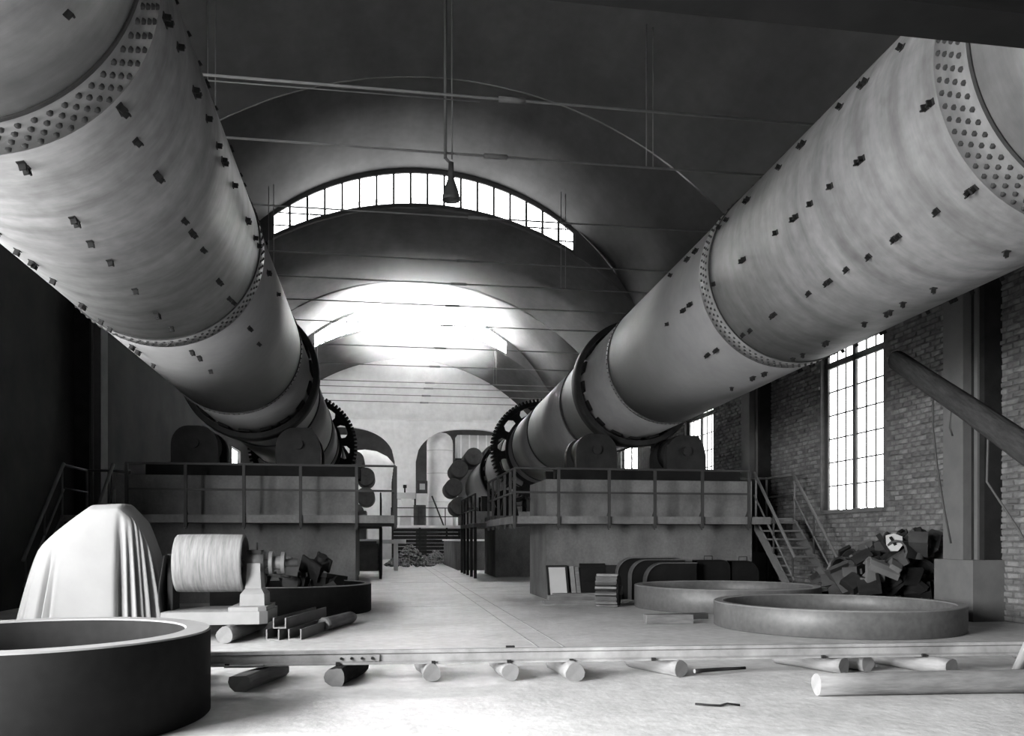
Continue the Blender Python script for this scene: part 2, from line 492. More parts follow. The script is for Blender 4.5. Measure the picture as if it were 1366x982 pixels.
# back wall with two arched openings
wall_b = empty('wall_back', (CX, YB, 0)); struct(wall_b, 'pale end wall with two arched openings')
def arch_open(x, side):
    """soffit height of the openings at x, or None"""
    return None
OPEN = [(-6.6, .68), (2.08, 9.4)]
OTOP = 8.95
def soffit(x, a, b):
    # flat basket arch: rounded shoulders
    w = (b-a)/2; c = (a+b)/2; t = min(1, abs(x-c)/w)
    return OTOP - 2.3*(1 - math.sqrt(max(0, 1 - t**2.6)))
def wall_piece(pts_low, ztop, nm):
    mb = MB(); n = len(pts_low); v = []
    for yy in (YB, YB+.5):
        v += [(x, yy, z) for x, z in pts_low] + [(x, yy, ztop) for x, z in pts_low]
    f = []
    for i in range(n-1):
        f += [(i, i+1, n+i+1, n+i), (2*n+i, 3*n+i, 3*n+i+1, 2*n+i+1), (i, 2*n+i, 2*n+i+1, i+1), (n+i, n+i+1, 3*n+i+1, 3*n+i)]
    f += [(0, n, 3*n, 2*n), (n-1, 3*n-1, 4*n-1, 2*n-1)]
    mb.add(v, f); return mb.build(nm, M_backwall, wall_b)
for a, b in OPEN:
    pts = [(a + (b-a)*i/40, soffit(a + (b-a)*i/40, a, b)) for i in range(41)]
    wall_piece(pts, 9.6, 'arch_wall')
MB().box(XL-.4, OPEN[0][0], YB, YB+.5, 0, 9.6).build('wall_pier', M_backwall, wall_b)
MB().box(OPEN[0][1], OPEN[1][0], YB, YB+.5, 0, 9.6).build('wall_pier', M_backwall, wall_b)
MB().box(OPEN[1][1], XR+.4, YB, YB+.5, 0, 9.6).build('wall_pier', M_backwall, wall_b)
MB().box(XL-.4, XR+.4, YB, YB+.5, 9.6, 14.4).build('tympanum', M_backwall, wall_b)
MB().box(XL, XR, YB-.14, YB, 9.42, 9.58).build('string_course', M_backwall, wall_b)
MB().box(1.42, 1.62, YB-.12, YB, 9.9, 13.5).build('pilaster_strip', M_backwall, wall_b)
for x in (-4.6, -4.2, 7.05):
    MB().box(x-.04, x+.04, YB-.06, YB, 9.58, 12.4).build('wall_conduit', M_backwall, wall_b)
for z in (9.98, 10.6, 11.2, 11.8, 12.4):
    MB().box(XL+2, XR-2, YB-.015, YB, z, z+.02).build('wall_course', M_backwall, wall_b)
# room beyond
BR = empty('wall_beyond', (CX, 62, 0)); struct(BR, 'plain wall of the room beyond the arches')
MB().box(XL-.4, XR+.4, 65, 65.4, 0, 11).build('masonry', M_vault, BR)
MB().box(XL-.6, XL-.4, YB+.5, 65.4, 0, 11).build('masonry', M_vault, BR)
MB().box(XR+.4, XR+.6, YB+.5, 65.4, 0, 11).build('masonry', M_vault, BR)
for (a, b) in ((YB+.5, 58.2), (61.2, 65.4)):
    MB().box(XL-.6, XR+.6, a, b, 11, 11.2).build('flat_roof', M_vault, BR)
for k in range(6):  # unseen roof panes added to light the room beyond
    xa = XL + k*3.0
    MB().box(xa+.03, xa+2.95, 58.2, 61.2, 11.08, 11.1).build('fill_skylight_pane', M_pane_dim, BR)

# ground outside the doorway
og = MB().box(-30, -16, -12, 30, -.4, -.02).build('outside_ground', M_floor); struct(og, 'pale yard outside the doorway')

# ------------------------------------------------------------------ columns
def column(x0, sgn, y, label):
    root = empty('concrete_column', (x0, y, 0)); tag(root, label, 'column', 'columns along the side walls')
    def bx(a, b, c, d, e, f): return MB().box(min(x0+sgn*a, x0+sgn*b), max(x0+sgn*a, x0+sgn*b), c, d, e, f)
    bx(-.62, 0, y-.5, y+.5, 0, 1.05).build('plinth', M_column, root)
    bx(-.50, 0, y-.10, y+.42, 1.05, SPRING).build('shaft', M_column, root)
    bx(-.34, 0, y-.42, y-.10, 1.05, SPRING).build('shaft_return', M_iron, root)
    bx(-.38, -.30, y-.30, y-.22, 1.05, SPRING).build('cover_strip', M_column, root)
cl = {('R',4.35):'concrete column at the right wall beside the near girder', ('R',13.0):'stepped concrete column on the brick wall behind the leaning log',
      ('R',21.7):'slim concrete column on the brick wall behind the stair', ('R',30.3):'farther right wall column hidden behind the right kiln',
      ('L',4.35):'concrete column at the left wall beside the near girder', ('L',13.0):'dark column on the left wall behind the canvas cover',
      ('L',21.7):'dark column on the left wall beyond the left pier'}
for y in (4.35, 13.0, 21.7, 30.3): column(XR, 1, y+ (.15 if y == 13.0 else 0), cl[('R', y)])
for y in (4.35, 13.0, 21.7): column(XL, -1, y+(1.7 if y < 5 else 0), cl[('L', y)])

# steel girder across the hall just above the near ends of the kilns
g = empty('steel_girder', (CX, 4.35, 4.2)); tag(g, 'dark steel cross girder overhead in the top right corner', 'girder')
MB().box(XL+.53, XR-.53, 4.2, 4.5, 4.40, 4.44).build('lower_flange', M_black, g)
MB().box(XL+.53, XR-.53, 4.33, 4.37, 4.44, 5.2).build('web', M_black, g)
MB().box(XL+.53, XR-.53, 4.2, 4.5, 5.2, 5.24).build('upper_flange', M_black, g)

# tie rods of the vault
ROD_Z = 9.60
rods = [15.2, 17.5, 20.9, 24.2, 26.4, 28.9, 31.6, 35.4, 39.2, 43.3, 44.9, 47.2, 49.6]
ords = ['nearest', 'second', 'third', 'fourth', 'fifth', 'sixth', 'seventh', 'eighth', 'ninth', 'tenth', 'eleventh', 'twelfth', 'farthest']
for i, y in enumerate(rods):
    r_ = .026 if i < 2 else .022
    root = empty('tie_rod', (CX, y, ROD_Z)); tag(root, 'thin iron tie rod spanning the vault, %s from the viewer' % ords[i], 'tie rod', 'tie rods across the vault')
    MB().cyl((XL+.46, y, ROD_Z), (XR-.46, y, ROD_Z), r_, n=8).build('rod', M_rod, root)
    MB().cyl((CX+.55, y, ROD_Z), (CX+1.05, y, ROD_Z), r_*2.1, n=8).build('turnbuckle', M_rod, root)
    if i in (1, 4, 9):
        for dx in (-5.1, -4.95, 4.15, 4.3):
            MB().cyl((CX+dx, y, ROD_Z), (CX+dx, y, zlow(CX+dx)+.02), .014, n=6).build('hanger', M_rod, root)
    if i in (0,):
        MB().cyl((XL+.5, y+.02, ROD_Z-.10), (CX+.2, y+.02, ROD_Z-.07), .012, n=6).build('stay_wire', M_rod, root)

# pendant lamp on its pipe
LX, LY = 1.39, 17.5
lamp = empty('pendant_lamp', (LX, LY, 8.62)); tag(lamp, 'bell-shaped industrial pendant lamp hanging on a long pipe', 'lamp')
MB().cyl((LX-.12, LY-.06, 9.45), (LX-.12, LY-.06, zlow(LX)+.02), .035, n=10).build('pipe', M_stair, lamp)
MB().cyl((LX+.02, LY-.06, 9.45), (LX+.02, LY-.06, zlow(LX)+.02), .016, n=8).build('cable', M_rod, lamp)
MB().tube([(LX-.12, LY-.06, 9.47), (LX-.05, LY-.06, 9.40), (LX, LY-.06, 9.34)], .03).build('elbow', M_rod, lamp)
MB().lathe([(0, .80), (.055, .80), (.06, .62), (.075, .60), (.07, .45), (.10, .36), (.15, .22), (.185, .06), (.185, 0), (.17, 0), (.17, .06), (.13, .22), (0, .34)], (LX, LY-.06, 8.58), n=24, closed=False, smooth=True).build('shade', M_steel, lamp)
shade = col.objects['shade']
MB().lathe([(0, .08), (.05, .10), (.07, .18), (.05, .28), (0, .32)], (LX, LY-.06, 8.58), n=16, closed=False, smooth=True).build('bulb', M_tank, shade)

# ------------------------------------------------------------------ kilns
SL = .0245
RK = 1.37
def kz(y): return 5.27 - (y-19.9)*SL
def kiln(xc, label, lug_off, seed):
    rnd = random.Random(seed)
    Y0 = 4.75
    root = empty('rotary_kiln', (xc, 19.9, kz(19.9)))
    root.rotation_euler = (-math.atan(SL), 0, 0)
    tag(root, label, 'kiln', 'rotary kilns')
    # everything local: axis along y, origin at first tyre
    def L(y): return y - 19.9
    def add(mb, name, m): 
        o = bpy.data.objects.new(name, mb.mesh(name, m)); col.objects.link(o); o.parent = root; return o
    def shell(ya, yb, r, m, name='shell_section', th=.03, n=96):
        mb = MB()
        mb.lathe([(r-th, L(ya)), (r, L(ya)), (r, L(yb)), (r-th, L(yb))], axis='y', n=n)
        mb.sm = [(k % 4) == 1 for k in range(len(mb.sm))]
        return add(fixbm(mb), name, m)
    def fixbm(mb): return mb
    secs = [(Y0, 6.2, RK+.012, M_kiln), (6.2, 11.75, RK, M_kiln), (11.75, 17.4, RK-.006, M_kiln_far), (17.4, 22.3, RK-.012, M_kiln_far),
            (22.3, 27.6, RK-.006, M_kiln_far), (27.6, 31.0, RK, M_kiln_far), (31.0, 34.2, RK-.01, M_kiln_far), (34.2, 39.4, RK, M_kiln_far), (39.4, 49.6, RK-.01, M_kiln_far)]
    for a, b, r, m in secs: shell(a, b, r, m)
    # near end closure plate
    add(MB().lathe([(0, L(Y0)), (RK-.02, L(Y0)), (RK-.02, L(Y0)+.02), (0, L(Y0)+.02)], axis='y', n=48, closed=False), 'end_plate', M_iron)
    # raised butt straps at the riveted seams
    for ya, w in ((6.2, .42), (11.75, .36), (17.4, .13)):
        mb = MB().lathe([(RK-.02, L(ya)), (RK+.012, L(ya)), (RK+.012, L(ya+w)), (RK-.02, L(ya+w))], axis='y', n=96)
        mb.sm = [(k % 4) == 1 for k in range(len(mb.sm))]
        so_ = add(mb, 'butt_strap', M_kiln)
        if ya == 6.2: strap1 = so_
    for ya in (22.3, 27.6, 31.0, 34.2, 41.0):
        mb = MB().lathe([(RK-.03, L(ya)), (RK+.02, L(ya)), (RK+.02, L(ya)+.10), (RK-.03, L(ya)+.10)], axis='y', n=72)
        mb.sm = [(k % 4) == 1 for k in range(len(mb.sm))]
        add(mb, 'seam_band', M_rivet)
    add(MB().lathe([(RK-.01, L(6.165)), (RK+.026, L(6.165)), (RK+.026, L(6.2)), (RK-.01, L(6.2))], axis='y', n=96), 'lap_edge', M_rivet)
    add(MB().lathe([(RK-.01, L(11.735)), (RK+.016, L(11.735)), (RK+.016, L(11.75)), (RK-.01, L(11.75))], axis='y', n=96), 'lap_edge', M_rivet)
    add(MB().lathe([(RK-.01, L(17.385)), (RK+.014, L(17.385)), (RK+.014, L(17.4)), (RK-.01, L(17.4))], axis='y', n=96), 'lap_edge', M_rivet)
    # rivets of the near seam, one by one
    def dome(r, h):
        mb = MB(); n = 6
        v = [(r*math.cos(2*math.pi*i/n), r*math.sin(2*math.pi*i/n), 0) for i in range(n)] + [(.7*r*math.cos(2*math.pi*i/n), .7*r*math.sin(2*math.pi*i/n), h*.8) for i in range(n)] + [(0, 0, h)]
        f = [(i, (i+1) % n, n+(i+1) % n, n+i) for i in range(n)] + [(n+i, n+(i+1) % n, 2*n) for i in range(n)]
        return mb.add(v, f, 0, True)
    rv = dome(.027, .024); rme = rv.mesh('rivet', M_rivet)
    NR = 74
    for row in range(4):
        for i in range(NR):
            a = 2*math.pi*(i + .5*(row % 2))/NR
            o = child_mesh('rivet', rme, strap1, ((RK+.011)*math.cos(a), L(6.30+row*.085), (RK+.011)*math.sin(a)))
            o.rotation_euler = Matrix(((math.sin(a), 0, math.cos(a)), (0, 1, 0), (-math.cos(a), 0, math.sin(a)))).to_euler()
    def rivet_band(ys, n, r, size):
        mb = MB(); d = dome(size, size*.8)
        for row, y in enumerate(ys):
            for i in range(n):
                a = 2*math.pi*(i + .5*(row % 2))/n
                Mx = Matrix(((math.sin(a), 0, math.cos(a)), (0, 1, 0), (-math.cos(a), 0, math.sin(a))))
                base = Vector((r*math.cos(a), L(y), r*math.sin(a)))
                mb.add([base + Mx @ Vector(p) for p in d.v], d.f, 0, False)
        o = add(mb, 'rivet_rows', M_rivet); o['kind'] = 'stuff'
    rivet_band((11.84, 11.93, 12.02), 84, RK+.012, .022)
    rivet_band((17.46,), 90, RK+.010, .020)
    # lifting lugs in rows along the shell
    def lug_mesh(double):
        mb = MB()
        for k in range(2 if double else 1):
            o_ = k*.075
            mb.box(-.026, .026, o_-.007, o_+.007, 0, .06)
            mb.box(-.03, .03, o_-.03, o_+.03, 0, .012)
            mb.box(-.026, -.012, o_-.007, o_+.03, .02, .06)
        return mb.mesh('lug', M_iron)
    l1, l2 = lug_mesh(False), lug_mesh(True)
    YS = [5.6, 6.75, 7.25, 7.8, 8.35, 8.85, 9.15, 9.7, 10.6, 11.3, 11.6, 12.5, 12.85, 13.7]
    DB = [0, 1, 0, 1, 0, 0, 1, 0, 1, 0, 0, 1, 1, 0]
    for k in range(10):
        a0 = R(lug_off + 36*k)
        for y, d in zip(YS, DB):
            if rnd.random() < .06: continue
            a = a0 + rnd.uniform(-.015, .015)
            o = child_mesh('lug', l2 if d else l1, root, ((RK-.004)*math.cos(a), L(y + rnd.uniform(-.05, .05)), (RK-.004)*math.sin(a)))
            o.rotation_euler = Matrix(((math.sin(a), 0, math.cos(a)), (0, 1, 0), (-math.cos(a), 0, math.sin(a)))).to_euler()
    # riding tyres
    for yt in (19.9, 40.2):
        t = MB().lathe([(1.43, L(yt)-.24), (1.54, L(yt)-.24), (1.56, L(yt)-.22), (1.56, L(yt)+.22), (1.54, L(yt)+.24), (1.43, L(yt)+.24)], axis='y', n=96)
        t.sm = [(k % 6) in (2,) for k in range(len(t.sm))]
        ty = add(t, 'riding_tyre', M_iron)
        pad = MB().box(-.13, .13, -.36, .36, 0, .055).mesh('tyre_pad', M_black)
        for i in range(18):
            a = 2*math.pi*(i+.3)/18
            o = child_mesh('tyre_pad', pad, ty, ((RK-.012)*math.cos(a), L(yt), (RK-.012)*math.sin(a)))
            o.rotation_euler = Matrix(((math.sin(a), 0, math.cos(a)), (0, 1, 0), (-math.cos(a), 0, math.sin(a)))).to_euler()
    # girth gear: toothed rim, spoke web, fixing flange
    NT = 84; yg = L(32.4)
    rim = []
    for i in range(NT):
        a = 2*math.pi*i/NT; da = 2*math.pi/NT
        for fr, rr in ((-.30, 1.93), (-.17, 2.04), (.17, 2.04), (.30, 1.93)):
            rim.append((rr*math.cos(a+fr*da), rr*math.sin(a+fr*da)))
    n = len(rim); mb = MB()
    inner = [(1.76*p[0]/math.hypot(*p), 1.76*p[1]/math.hypot(*p)) for p in rim]
    v = [(x, yg-.16, z) for x, z in rim] + [(x, yg+.16, z) for x, z in rim] + [(x, yg-.16, z) for x, z in inner] + [(x, yg+.16, z) for x, z in inner]
    f = []
    for i in range(n):
        j = (i+1) % n
        f += [(i, j, n+j, n+i), (2*n+i, 3*n+i, 3*n+j, 2*n+j), (i, 2*n+i, 2*n+j, j), (n+i, n+j, 3*n+j, 3*n+i)]
    mb.add(v, f); grim = add(mb, 'gear_rim', M_iron)
    for i in range(12):
        a0 = 2*math.pi*(i+.25)/12; pts = []
        for rr, w in ((1.34, .17), (1.50, .10), (1.62, .10), (1.80, .19)):
            pts.append((rr, w))
        mb = MB(); v = []
        for yy in (yg-.05, yg+.05):
            for rr, w in pts:
                for s_ in (-1, 1):
                    a = a0 + s_*w
                    v.append((rr*math.cos(a), yy, rr*math.sin(a)))
        m8 = 2*len(pts); f = []
        for k in range(len(pts)-1):
            b_ = 2*k
            f += [(b_, b_+1, b_+3, b_+2), (m8+b_, m8+b_+2, m8+b_+3, m8+b_+1), (b_, b_+2, m8+b_+2, m8+b_), (b_+1, m8+b_+1, m8+b_+3, b_+3)]
        mb.add(v, f); add(mb, 'gear_spoke', M_iron).parent = grim
    mb = MB().lathe([(RK-.02, yg-.30), (RK+.10, yg-.30), (RK+.10, yg-.24), (RK+.03, yg-.24), (RK+.03, yg+.3), (RK-.02, yg+.3)], axis='y', n=72); add(mb, 'gear_flange', M_iron)
    # bundle of cooler tubes round the far end
    tb = MB().lathe([(0, 0), (.10, 0), (.10, -.06), (.12, -.06), (.12, 0), (.50, 0), (.54, .04), (.54, 2.5), (0, 2.5)], axis='y', n=24, closed=False)
    tb.sm = [(k % 8) in (6,) for k in range(len(tb.sm))]
    tme = tb.mesh('cooler_tube', M_scrap[1])
    for i in range(11):
        a = 2*math.pi*(i+.5)/11
        child_mesh('cooler_tube', tme, root, (2.05*math.cos(a), L(49.4), 2.05*math.sin(a)))
    return root
KR, KL = 6.17, -3.07
kr = kiln(KR, 'right-hand inclined rotary kiln with riveted steel shell and lugs', 192, 3)
kl = kiln(KL, 'left-hand inclined rotary kiln, brightly lit along its lower side', 284, 5)

# ------------------------------------------------------------------ piers, walkways, rollers
def mir(x): return 2*CX - x
def mbox(mb, side, x0, x1, *a):
    if side < 0: x0, x1 = mir(x1), mir(x0)
    return mb.box(x0, x1, *a)
def MX(side, x): return x if side > 0 else mir(x)
nm = {1: 'right', -1: 'left'}
PIER_Z = 2.82
for side in (1, -1):
    kx = KR if side > 0 else KL
    p = empty('kiln_pier', (MX(side, 6.3), 20, 0))
    tag(p, 'massive concrete pier carrying the first tyre of the %s kiln' % nm[side], 'pier', 'concrete kiln piers')
    mbox(MB(), side, 3.75, 8.86, 19.0, 21.2, 0, PIER_Z).build('pier_block', M_pier, p)
    for zz in (1.25,):
        mbox(MB(), side, 3.745, 8.865, 18.994, 21.2, zz, zz+.012).build('formwork_line', M_pier, p)
    # walkway
    w = empty('walkway', (MX(side, 6.0), 18.6, 1.78))
    tag(w, 'railed concrete walkway along the face of the %s kiln pier' % nm[side], 'walkway', 'railed walkways')
    mbox(MB(), side, 2.83, 8.95, 18.18, 19.0, 1.76, 1.93).build('front_slab', M_pier, w)
    mbox(MB(), side, 2.83, 3.75, 19.0, 23.0, 1.76, 1.93).build('side_slab', M_pier, w)
    posts = [2.86, 3.87, 5.04, 6.12, 7.26, 8.40] if side > 0 else [2.86, 3.70, 4.88, 6.05, 7.23, 8.40]
    for i, x in enumerate(posts):
        xx = MX(side, x)
        th = .03
        MB().box(xx-th, xx+th, 18.13, 18.19, 1.66, 3.0).build('post', M_post, w)
        mb = MB().prism([(18.19, 1.93), (18.36, 1.93), (18.19, 2.10)], xx-.012, xx+.012, axis='x'); mb.build('gusset', M_post, w)
        mb = MB().prism([(18.19, 1.76), (18.42, 1.76), (18.19, 1.62)], xx-.012, xx+.012, axis='x'); mb.build('bracket', M_post, w)
    for z in (2.46, 3.0):
        a, b = MX(side, 2.86), MX(side, 8.42)
        MB().box(min(a, b), max(a, b), 18.14, 18.18, z-.022, z+.022).build('rail', M_post, w)
    for y in (18.9, 19.8, 20.9, 22.0, 22.95):
        xx = MX(side, 2.88)
        MB().box(xx-.03, xx+.03, y-.03, y+.03, 1.66, 3.0).build('post', M_post, w)
    for z in (2.46, 3.0):
        xx = MX(side, 2.88)
        MB().box(xx-.022, xx+.022, 18.16, 23.0, z-.022, z+.022).build('rail', M_post, w)
    # bed plate and rollers
    b = empty('roller_bed', (kx, 19.95, PIER_Z)); tag(b, 'dark iron bed frame on top of the %s pier' % nm[side], 'bed frame', 'roller beds')
    MB().box(kx-2.15, kx+2.5, 19.25, 19.5, PIER_Z, PIER_Z+.30).build('front_girder', M_black, b)
    MB().box(kx-2.15, kx+2.5, 20.4, 20.65, PIER_Z, PIER_Z+.30).build('rear_girder', M_black, b)
    for dx in (-1.6, -.6, .6, 1.6, 2.2):
        MB().box(kx+dx-.12, kx+dx+.12, 19.5, 20.4, PIER_Z, PIER_Z+.24).build('cross_tie', M_black, b)
    for s2 in (-1, 1):
        rx, rz = kx + s2*1.13, 3.56
        ro = empty('support_roller', (rx, 19.95, PIER_Z+.30))
        tag(ro, 'enclosed support roller under the %s side of the %s kiln tyre' % ('right' if s2 > 0 else 'left', nm[side]), 'roller', 'tyre support rollers')
        MB().cyl((rx, 19.6, rz), (rx, 20.25, rz), .42, n=40).build('wheel', M_iron, ro)
        MB().cyl((rx, 19.3, rz), (rx, 20.6, rz), .09, n=16).build('axle', M_steel, ro)
        for (ya, yb) in ((19.28, 19.52), (20.38, 20.62)):
            pts = [(rx-.50, PIER_Z+.30), (rx+.50, PIER_Z+.30)]
            if s2 < 0:
                pts += [(rx+.50, 3.52)] + [(rx+.10+.40*math.cos(t), 3.52+.43*math.sin(t)) for t in [R(q) for q in range(15, 91, 15)]] + [(rx-.14, 3.95)] + [(rx-.14+.36*math.cos(t), 3.52+.43*math.sin(t)) for t in [R(q) for q in range(105, 181, 15)]]
            else:
                pts += [(rx+.50, 3.45), (rx+.44, 3.70), (rx+.30, 3.95), (rx-.08, 3.95)] + [(rx-.08+.42*math.cos(t), 3.50+.45*math.sin(t)) for t in [R(q) for q in range(105, 181, 15)]]
            MB().prism(pts, ya, yb).build('bearing_housing', M_iron, ro)
        MB().cyl((rx, 19.2, rz), (rx, 19.28, rz), .11, n=16).build('bearing_cap', M_iron, ro)

    # stair at the outer end
    st = empty('walkway_stair', (MX(side, 9.4), 18.0, 0))
    tag(st, 'open stair with pipe handrails beside the %s pier' % nm[side], 'stair', 'walkway stairs')
    ya, yb, zt = 18.9, 16.98, 1.93
    sm = M_stair
    mbox(MB(), side, 8.88, 9.95, 18.9, 20.4, 1.84, 1.93).build('landing', M_pier, st)
    for xs_ in (8.90, 9.90):
        xx = MX(side, xs_)
        MB().prism([(ya, zt), (ya, zt-.30), (yb+.02, 0), (yb-.22, 0), (yb-.20, .06)], xx-.025, xx+.025, axis='x').build('stringer', sm, st)
        for k, t in enumerate((0.02, .5, .97)):
            yy = ya + (yb-ya)*t; zz = zt*(1-t)
            MB().cyl((xx, yy, max(zz-.1, 0)), (xx, yy, zz+1.05), .022, n=8).build('post', M_post if k else sm, st)
        MB().cyl((xx, ya+.05, zt+1.10), (xx, yb-.05, 1.0), .034, n=10).build('handrail', sm, st)
        MB().cyl((xx, ya+.05, zt+.55), (xx, yb-.02, .50), .022, n=8).build('mid_rail', sm, st)
    for k in range(9):
        t = (k+.6)/9.6; yy = ya + (yb-ya)*t; zz = zt*(1-t)
        mbox(MB(), side, 8.92, 9.88, yy-.13, yy+.10, zz-.02, zz+.02).build('tread', sm, st)
    xa, xb = MX(side, 8.95), MX(side, 9.9)
    MB().cyl((xa, 20.35, 3.0), (xb, 20.35, 3.0), .03, n=8).build('landing_rail', sm, st)
    MB().cyl((xb, 20.35, 3.0), (xb, 18.95, 3.0), .03, n=8).build('landing_rail', sm, st)
    MB().cyl((xb, 20.35, 2.5), (xb, 18.95, 2.5), .022, n=8).build('landing_rail', M_post, st)
    for (xx, yy) in ((xa, 20.35), (xb, 20.35), ((xa+xb)/2, 20.35)):
        MB().cyl((xx, yy, 1.93), (xx, yy, 3.0), .03, n=8).build('post', sm, st)
    for (xx, yy) in ((xa, 20.3), (xb, 20.3)):
        MB().cyl((xx, yy, 0), (xx, yy, 1.86), .045, n=8).build('landing_leg', M_post, st)

    # second pier far down the hall
    p2 = empty('kiln_pier', (MX(side, 6.2), 41, 0))
    tag(p2, 'low stepped concrete pier under the far end of the %s kiln' % nm[side], 'pier', 'concrete kiln piers')
    mbox(MB(), side, 3.3, 9.2, 37.5, 46.5, 0, 1.33).build('platform', M_pier, p2)
    mbox(MB(), side, 3.22, 9.2, 37.4, 46.6, 1.33, 1.42).build('platform_slab', M_backwall, p2)
    mbox(MB(), side, 3.95, 8.4, 39.0, 41.4, 1.42, 2.75).build('pier_block', M_pier, p2)
    for s2 in (-1, 1):
        rx = kx + s2*1.10
        ro = empty('support_roller', (rx, 40.2, 2.75))
        tag(ro, 'small far support roller on the %s side of the far %s pier' % ('right' if s2 > 0 else 'left', nm[side]), 'roller', 'far support rollers')
        MB().cyl((rx, 39.9, 3.15), (rx, 40.5, 3.15), .40, n=24).build('wheel', M_iron, ro)
        MB().box(rx-.45, rx+.45, 39.5, 39.8, 2.75, 3.5).build('bearing_housing', M_iron, ro)
        MB().box(rx-.45, rx+.45, 40.6, 40.9, 2.75, 3.5).build('bearing_housing', M_iron, ro)
    # drive gear reducer under the girth gear
    dr = empty('kiln_drive', (kx, 32.4, 0)); tag(dr, 'dark drive gearing and frame below the %s girth gear' % nm[side], 'drive', 'kiln drives')
    mbox(MB(), side, 4.1, 8.2, 30.6, 34.0, 0, 2.3).build('foundation', M_pier, dr)
    dxs = -1 if side > 0 else 1
    MB().cyl((kx+dxs*1.45, 32.2, 2.95), (kx+dxs*1.45, 32.6, 2.95), .42, n=20).build('pinion', M_black, dr)
    MB().cyl((kx+dxs*1.45, 30.9, 2.95), (kx+dxs*1.45, 33.8, 2.95), .09, n=12).build('pinion_shaft', M_iron, dr)
    for y in (31.3, 33.4):
        MB().prism([(kx+dxs*1.45-.35, 2.3), (kx+dxs*1.45+.35, 2.3), (kx+dxs*1.45+.2, 3.1), (kx+dxs*1.45-.2, 3.1)], y-.2, y+.2).build('bearing_block', M_black, dr)
    # walkway round the drive
    w2 = empty('drive_gallery', (kx, 32, 1.9)); tag(w2, 'narrow railed gallery beside the %s girth gear' % nm[side], 'gallery', 'drive galleries')
    mbox(MB(), side, 3.2, 4.1, 29.6, 35.0, 1.85, 2.0).build('gallery_slab', M_pier, w2)
    for y in (29.65, 31.0, 32.4, 33.7, 34.9):
        xx = MX(side, 3.24)
        MB().box(xx-.03, xx+.03, y-.03, y+.03, 2.0, 3.05).build('post', M_post, w2)
        MB().box(xx-.05, xx+.05, y-.05, y+.05, 0, 1.85).build('gallery_leg', M_post, w2)
    for z in (2.5, 3.05):
        xx = MX(side, 3.24)
        MB().box(xx-.025, xx+.025, 29.6, 35.0, z-.025, z+.025).build('rail', M_post, w2)

# ------------------------------------------------------------------ steel rings on the floor
def ring(x, y, z0, z1, r, th, m, label):
    mb = MB(); c = .012
    mb.lathe([(r-th, z0), (r-c, z0), (r, z0+c), (r, z1-c), (r-c, z1), (r-th+c, z1), (r-th, z1-c)], (x, y, 0), n=128)
    mb.sm = [(k % 7) in (2, 6) for k in range(len(mb.sm))]
    mb.mi = [1 if (k % 7) in (3, 4, 5) else 0 for k in range(len(mb.mi))]
    o = fixn(mb.build('steel_ring', [m, M_ringface])); tag(o, label, 'ring', 'steel tyre rings lying on the floor'); return o
ring(7.2, 12.4, .0, .40, 1.90, .15, M_ring, 'turned steel ring lying on the floor nearest the scrap heap')
ring(7.02, 16.3, .0, .46, 1.88, .16, M_ring, 'steel ring lying behind another, below the right pier')
ring(-2.70, 6.89, .0, .68, 1.30, .20, M_ringdark, 'tall dark ring cut off by the left foreground corner')
ring(-1.78, 16.6, .0, .55, 1.52, .13, M_ringdark, 'dark ring heaped with castings beside the pulley')

# ------------------------------------------------------------------ track and logs
rail_prof = [(-.06, 0), (.06, 0), (.06, .014), (.014, .03), (.014, .095), (.034, .108), (.034, .138), (-.034, .138), (-.034, .108), (-.014, .095), (-.014, .03), (-.06, .014)]
RAIL_Z = .172
root = empty('track_rail', (1.5, 8.18, RAIL_Z), R(-3.1)); tag(root, 'dusty steel rail lying across the hall on short log sleepers', 'rail')
def rail_part(mb, nm_, m, par=None):
    o = bpy.data.objects.new(nm_, mb.mesh(nm_, m)); col.objects.link(o); o.parent = par or root; return o
mb = MB().prism(rail_prof, -8.6, 7.6, axis='x'); mb.f = mb.f[2:]; mb.mi = mb.mi[2:]; mb.sm = mb.sm[2:]
for b_ in (0, 12):
    for q in ((0, 1, 2, 11), (2, 3, 10, 11), (3, 4, 9, 10), (4, 5, 8, 9), (5, 6, 7, 8)):
        mb.f.append(tuple(b_+i for i in q)); mb.mi.append(0); mb.sm.append(False)
rail_part(mb, 'rail_bar', M_rail)
fp = rail_part(MB().box(-1.98, -1.55, -.036, -.016, .030, .095), 'fishplate', M_rail)
for k in range(4):
    rail_part(MB().cyl((-1.92+k*.10, -.055, .062), (-1.92+k*.10, -.036, .062), .014, n=6), 'bolt', M_iron, fp)
rail_part(MB().box(-3.02, -2.66, -.11, .11, -.004, .016), 'tie_plate', M_rail)
for k, x in enumerate((-3.0, -1.95, -1.02, -.27, .36, 1.2, 3.0, 4.1)):
    rail_part(MB().box(x-.02, x+.02, -.085, -.055, 0, .03), 'rail_spike', M_iron)

